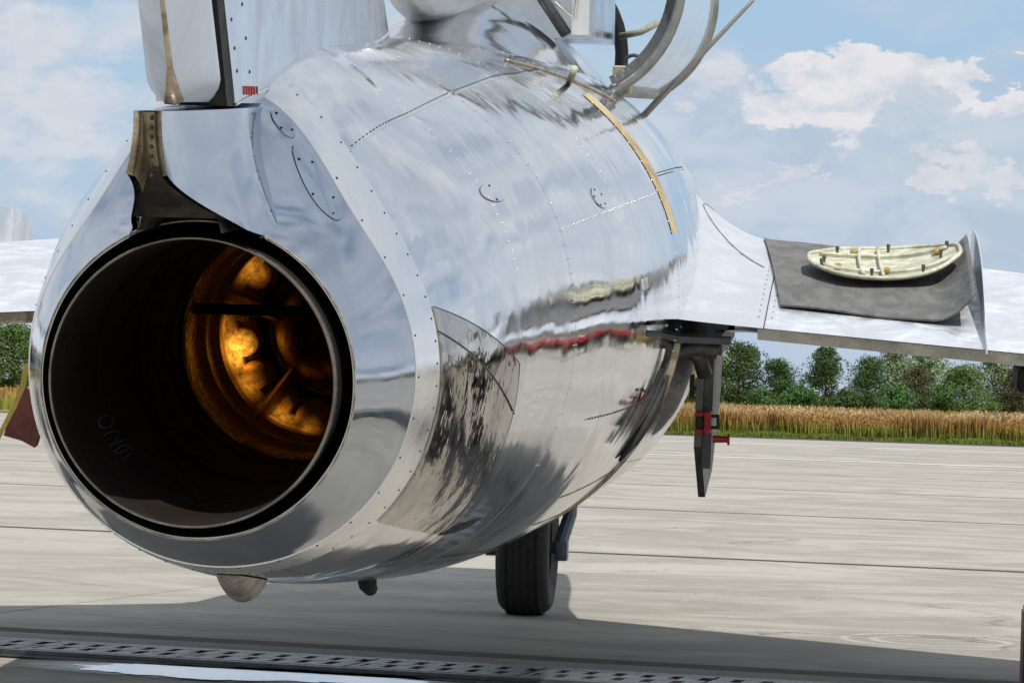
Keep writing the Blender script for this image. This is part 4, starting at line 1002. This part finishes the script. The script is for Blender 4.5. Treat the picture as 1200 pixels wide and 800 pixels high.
vis = [(808, 300, 'brown', .80, 'low olive tree glimpsed between the belly and the gear door'),
       (866, 300, 'round', .86, 'broad dark tree just right of the hanging gear door'),
       (912, 300, 'round', .70, 'small dark round tree, second right of the gear door'),
       (966, 296, 'tall', .76, 'tall dark pointed tree in the middle of the tree row'),
       (1017, 300, 'round', .74, 'dark round tree left of the pale trees'),
       (1048, 318, 'pale', .90, 'pale silvery tree left of the brown one'),
       (1088, 322, 'pale', .92, 'pale silvery tree behind the olive brown tree'),
       (1076, 296, 'brown', .66, 'olive brown tree in front of two pale trees'),
       (1130, 296, 'wide', .72, 'bright green wide tree under the wing fence'),
       (1166, 322, 'pale', .90, 'pale silvery tree just left of the dark gear part'),
       (1190, 298, 'brown', .68, 'dull olive tree at the right edge of the picture'),
       (845, 330, 'pale', .70, 'pale tree top behind the broad dark tree'),
       (893, 280, 'bush', .75, 'light green bush between the two dark trees left'),
       (938, 285, 'bush', .9, 'light green bush left of the tall pointed tree'),
       (992, 285, 'bush', .85, 'light bush right of the tall pointed tree'),
       (1050, 284, 'bush', 1., 'light green bush at the foot of the olive brown tree'),
       (1108, 284, 'bush', .9, 'small bush left of the bright green tree'),
       (784, 290, 'bush', 1.1, 'light bush beside the belly of the jet'),
       (14, 300, 'wide', .92, 'green tree beyond the field left of the tail'),
       (-25, 300, 'round', .9, 'dark tree at the left edge of the picture')]
for i, (px, Dm, kind, s_, lab) in enumerate(vis):
    q = tdir(px, Dm); tree(kind, q.x, q.y, s_ * 1.02, i * 1.7, lab, 'trees beyond the field')
kinds = ['round', 'tall', 'wide', 'pale', 'brown', 'round', 'bush']
for i in range(72):      # the same row goes on to the right, the left and behind the fuselage
    az = rad(9.6 + 1.02 * i) if i < 62 else rad(-10.2 - .9 * (i - 62) * 1.0)
    Dm = 292 + rng.uniform(-10, 30); x, y = Dm * sin(az), Dm * cos(az)
    kd = kinds[rng.randrange(7)]
    tree(kd, x, y, rng.uniform(.8, 1.1), rng.uniform(0, 6), {'round': 'dark round', 'tall': 'tall pointed dark', 'wide': 'broad bright green', 'pale': 'pale silvery', 'brown': 'olive brown', 'bush': 'low dark'}[kd] + ' tree standing outside the picture or hidden by the jet', 'trees beyond the field')
# hedge mass behind the row
r = np.random.RandomState(5)
n = 42000; az = r.uniform(-1.0, 1.35, n); dd_ = r.uniform(304, 330, n); zz = r.rand(n) ** 1.1 * 1.7 * (.75 + .3 * np.sin(az * 90) + .15 * np.sin(az * 251))
P = np.stack([dd_ * np.sin(az), dd_ * np.cos(az), zz - .1], 1); t1 = r.normal(size=(n, 3)); t1 /= np.linalg.norm(t1, axis=1)[:, None]; t2 = np.cross(t1, r.normal(size=(n, 3))); t2 /= np.linalg.norm(t2, axis=1)[:, None]
s_ = r.uniform(.25, .6, n)[:, None]; V = np.stack([P - t1 * s_, P - t2 * s_ * .6, P + t1 * s_, P + t2 * s_ * .6], 1).reshape(-1, 3)
o = bpy.data.objects.new('hedge_undergrowth', np_mesh('hedge_undergrowth', V, np.arange(len(V)).reshape(-1, 4), L_MD)); COL.objects.link(o); tag(o, 'mass of green undergrowth below the distant trees', 'undergrowth', kind='stuff')
# tall grass along the edge of the apron
def grassmat(name, lo, mid, hi, h):
    m, t, b = mat(name, mid, .8); b.inputs['Specular IOR Level'].default_value = .2
    ge = t.new('ShaderNodeNewGeometry'); z = t.xyz(ge.outputs['Position'])[2]
    nz_ = t.noise(t.vmath('MULTIPLY', ge.outputs['Position'], (.5, .12, 0)), 1.0, 3)
    hh = t.math('ADD', t.math('DIVIDE', z, h), t.math('MULTIPLY', t.math('SUBTRACT', nz_, .5), .8))
    c = t.mix(t.ramp(hh, .22, .72), lo, mid); c = t.mix(t.ramp(hh, .72, 1.05), c, hi)
    ri = ge.outputs['Random Per Island']
    c = t.mix(t.ramp(ri, 0, 1, 0, .45, False), c, (.20, .13, .045)); t.put(b.inputs['Base Color'], c); return m
GR1 = grassmat("ripe_dock_and_grass", (.26, .30, .05), (.42, .235, .07), (.60, .44, .24), .62)
GR2 = grassmat("green_verge_grass", (.10, .17, .02), (.20, .29, .04), (.30, .34, .07), .22)
def blades(n, e0, e1, n0, n1, h, w_, seed, m, name, label, pw=1.0, nb=1.6):
    r = np.random.RandomState(seed); e = r.uniform(e0, e1, n); nn_ = n0 + (n1 - n0) * r.rand(n) ** nb
    P = np.stack([E.x * e + N.x * nn_, E.y * e + N.y * nn_, np.full(n, -.05)], 1)
    patch = .78 + .16 * np.sin(e * 1.3 + np.sin(nn_ * .9) * 2) + .10 * np.sin(e * 4.1 + 1) 
    H = h * r.uniform(.55, 1.12, n) ** pw * patch; a = r.uniform(0, pi, n); dx = np.stack([np.cos(a), np.sin(a), a * 0], 1) * (w_ * r.uniform(.6, 1.4, n))[:, None]
    lean = r.normal(size=(n, 3)) * np.array([.12, .12, 0]) * H[:, None]
    up = np.stack([a * 0, a * 0, H], 1)
    V = np.stack([P - dx * .5, P + dx * .5, P + up * .75 + lean * .5 + dx, P + up + lean, P + up * .7 + lean * .45 - dx], 1).reshape(-1, 3)
    o = bpy.data.objects.new(name, np_mesh(name, V, np.arange(len(V)).reshape(-1, 5), m)); COL.objects.link(o); tag(o, label, 'grass', kind='stuff')
blades(260000, -60, 30, EDGE_N + 2.2, EDGE_N + 11, .72, .012, 3, GR1, 'tall_dry_grass', 'tall ochre and rust dry grass along the far edge of the apron')
# feathery seed heads among the stems
r = np.random.RandomState(8); n = 230000; e = r.uniform(-60, 30, n); nn_ = EDGE_N + 2.3 + 9 * r.rand(n) ** 1.6; zz = .66 * (1 - r.rand(n) ** 1.9 * .8) * (.84 + .1 * np.sin(e * 1.3) + .06 * np.sin(e * 4.1) + r.normal(size=n) * .06) 
P = np.stack([E.x * e + N.x * nn_, E.y * e + N.y * nn_, zz], 1); t1 = r.normal(size=(n, 3)) * np.array([.4, .4, 1]); t1 /= np.linalg.norm(t1, axis=1)[:, None]; t2 = np.cross(t1, r.normal(size=(n, 3))); t2 /= np.linalg.norm(t2, axis=1)[:, None]
s_ = r.uniform(.015, .04, n)[:, None]; V = np.stack([P - t1 * s_, P - t2 * s_ * .5, P + t1 * s_, P + t2 * s_ * .5], 1).reshape(-1, 3)
o = bpy.data.objects.new('seed_heads', np_mesh('seed_heads', V, np.arange(len(V)).reshape(-1, 4), GR1)); COL.objects.link(o); tag(o, 'feathery tan seed heads over the dry grass', 'grass', kind='stuff')
blades(90000, -60, 30, EDGE_N - .25, EDGE_N + 3.2, .17, .02, 4, GR2, 'green_verge_grass', 'short green grass verge between apron and dry field', nb=1.0)
blades(170000, -120, 60, EDGE_N + 9, EDGE_N + 215, .62, .05, 5, GR1, 'field_grass', 'ochre field stretching to the trees')

# ------------------------------------------------------------------ things to the right that the polished skin mirrors
REDT = worn("fire_engine_red", (.50, .02, .03), .3, .1, .2, 5, .05); WHT = worn("white_vehicle_paint", (.75, .75, .74), .35, 0, .1, 5, .05); WIN = worn("dark_vehicle_glass", (.03, .035, .04), .08, .0, .1, 4, .02)
def truck(x, y, rz, label):
    e = empty('fire_engine', (x, y, 0), rz); tag(e, label, 'fire engine')
    obj('cab', *box_geo(2.2, 4.2, -1.2, 1.2, .65, 2.9, .12), REDT, e); obj('body', *box_geo(-4.0, 2.1, -1.22, 1.22, .85, 2.75, .06), REDT, e)
    obj('bumper', *box_geo(4.15, 4.45, -1.2, 1.2, .5, .95, .05), WHT, e); obj('stripe', *box_geo(-3.9, 2.0, -1.235, 1.235, 1.25, 1.5, 0), WHT, e)
    obj('chassis', *box_geo(-3.9, 4.0, -.6, .6, .5, .85, .03), BLACK, e)
    for s in (1, -1):
        obj('side_window', *box_geo(2.5, 3.9, s * 1.19 - .02, s * 1.19 + .025, 1.7, 2.55, .01), WIN, e)
        for q in range(3): obj('shutter', *box_geo(-3.6 + q * 1.85, -1.95 + q * 1.85, s * 1.22 - .01, s * 1.22 + .03, 1.55, 2.6, .01), ALU_BAND, e)
        for wx in (3.1, -2.4):
            wl_ = obj('wheel', *lathe_geo([(.28, -.15), (.5, -.15), (.54, -.1), (.54, .1), (.5, .15), (.28, .15), (.2, .05), (.001, .05)], 28), RUBBER, e, smooth=30); wl_.location = (wx, s * 1.0, .54)
    obj('windscreen', *box_geo(4.17, 4.215, -1.05, 1.05, 1.65, 2.6, .01), WIN, e)
    obj('light_bar', *box_geo(3.2, 3.5, -.8, .8, 2.9, 3.08, .03), worn("blue_beacon", (.03, .08, .5), .2), e)
    obj('ladder', *join(box_geo(-4.2, 2.6, -.45, -.38, 2.95, 3.05), box_geo(-4.2, 2.6, .38, .45, 2.95, 3.05), *[box_geo(-4.1 + .4 * k, -4.05 + .4 * k, -.4, .4, 2.97, 3.02) for k in range(17)]), ALU_BAND, e)
def azp(a, d): return d * sin(rad(a)), d * cos(rad(a))
x, y = azp(23, 44); truck(x, y, rad(-25), 'red fire engine with a roof ladder, parked on the apron right of the picture')

# ------------------------------------------------------------------
bpy.context.view_layer.update()
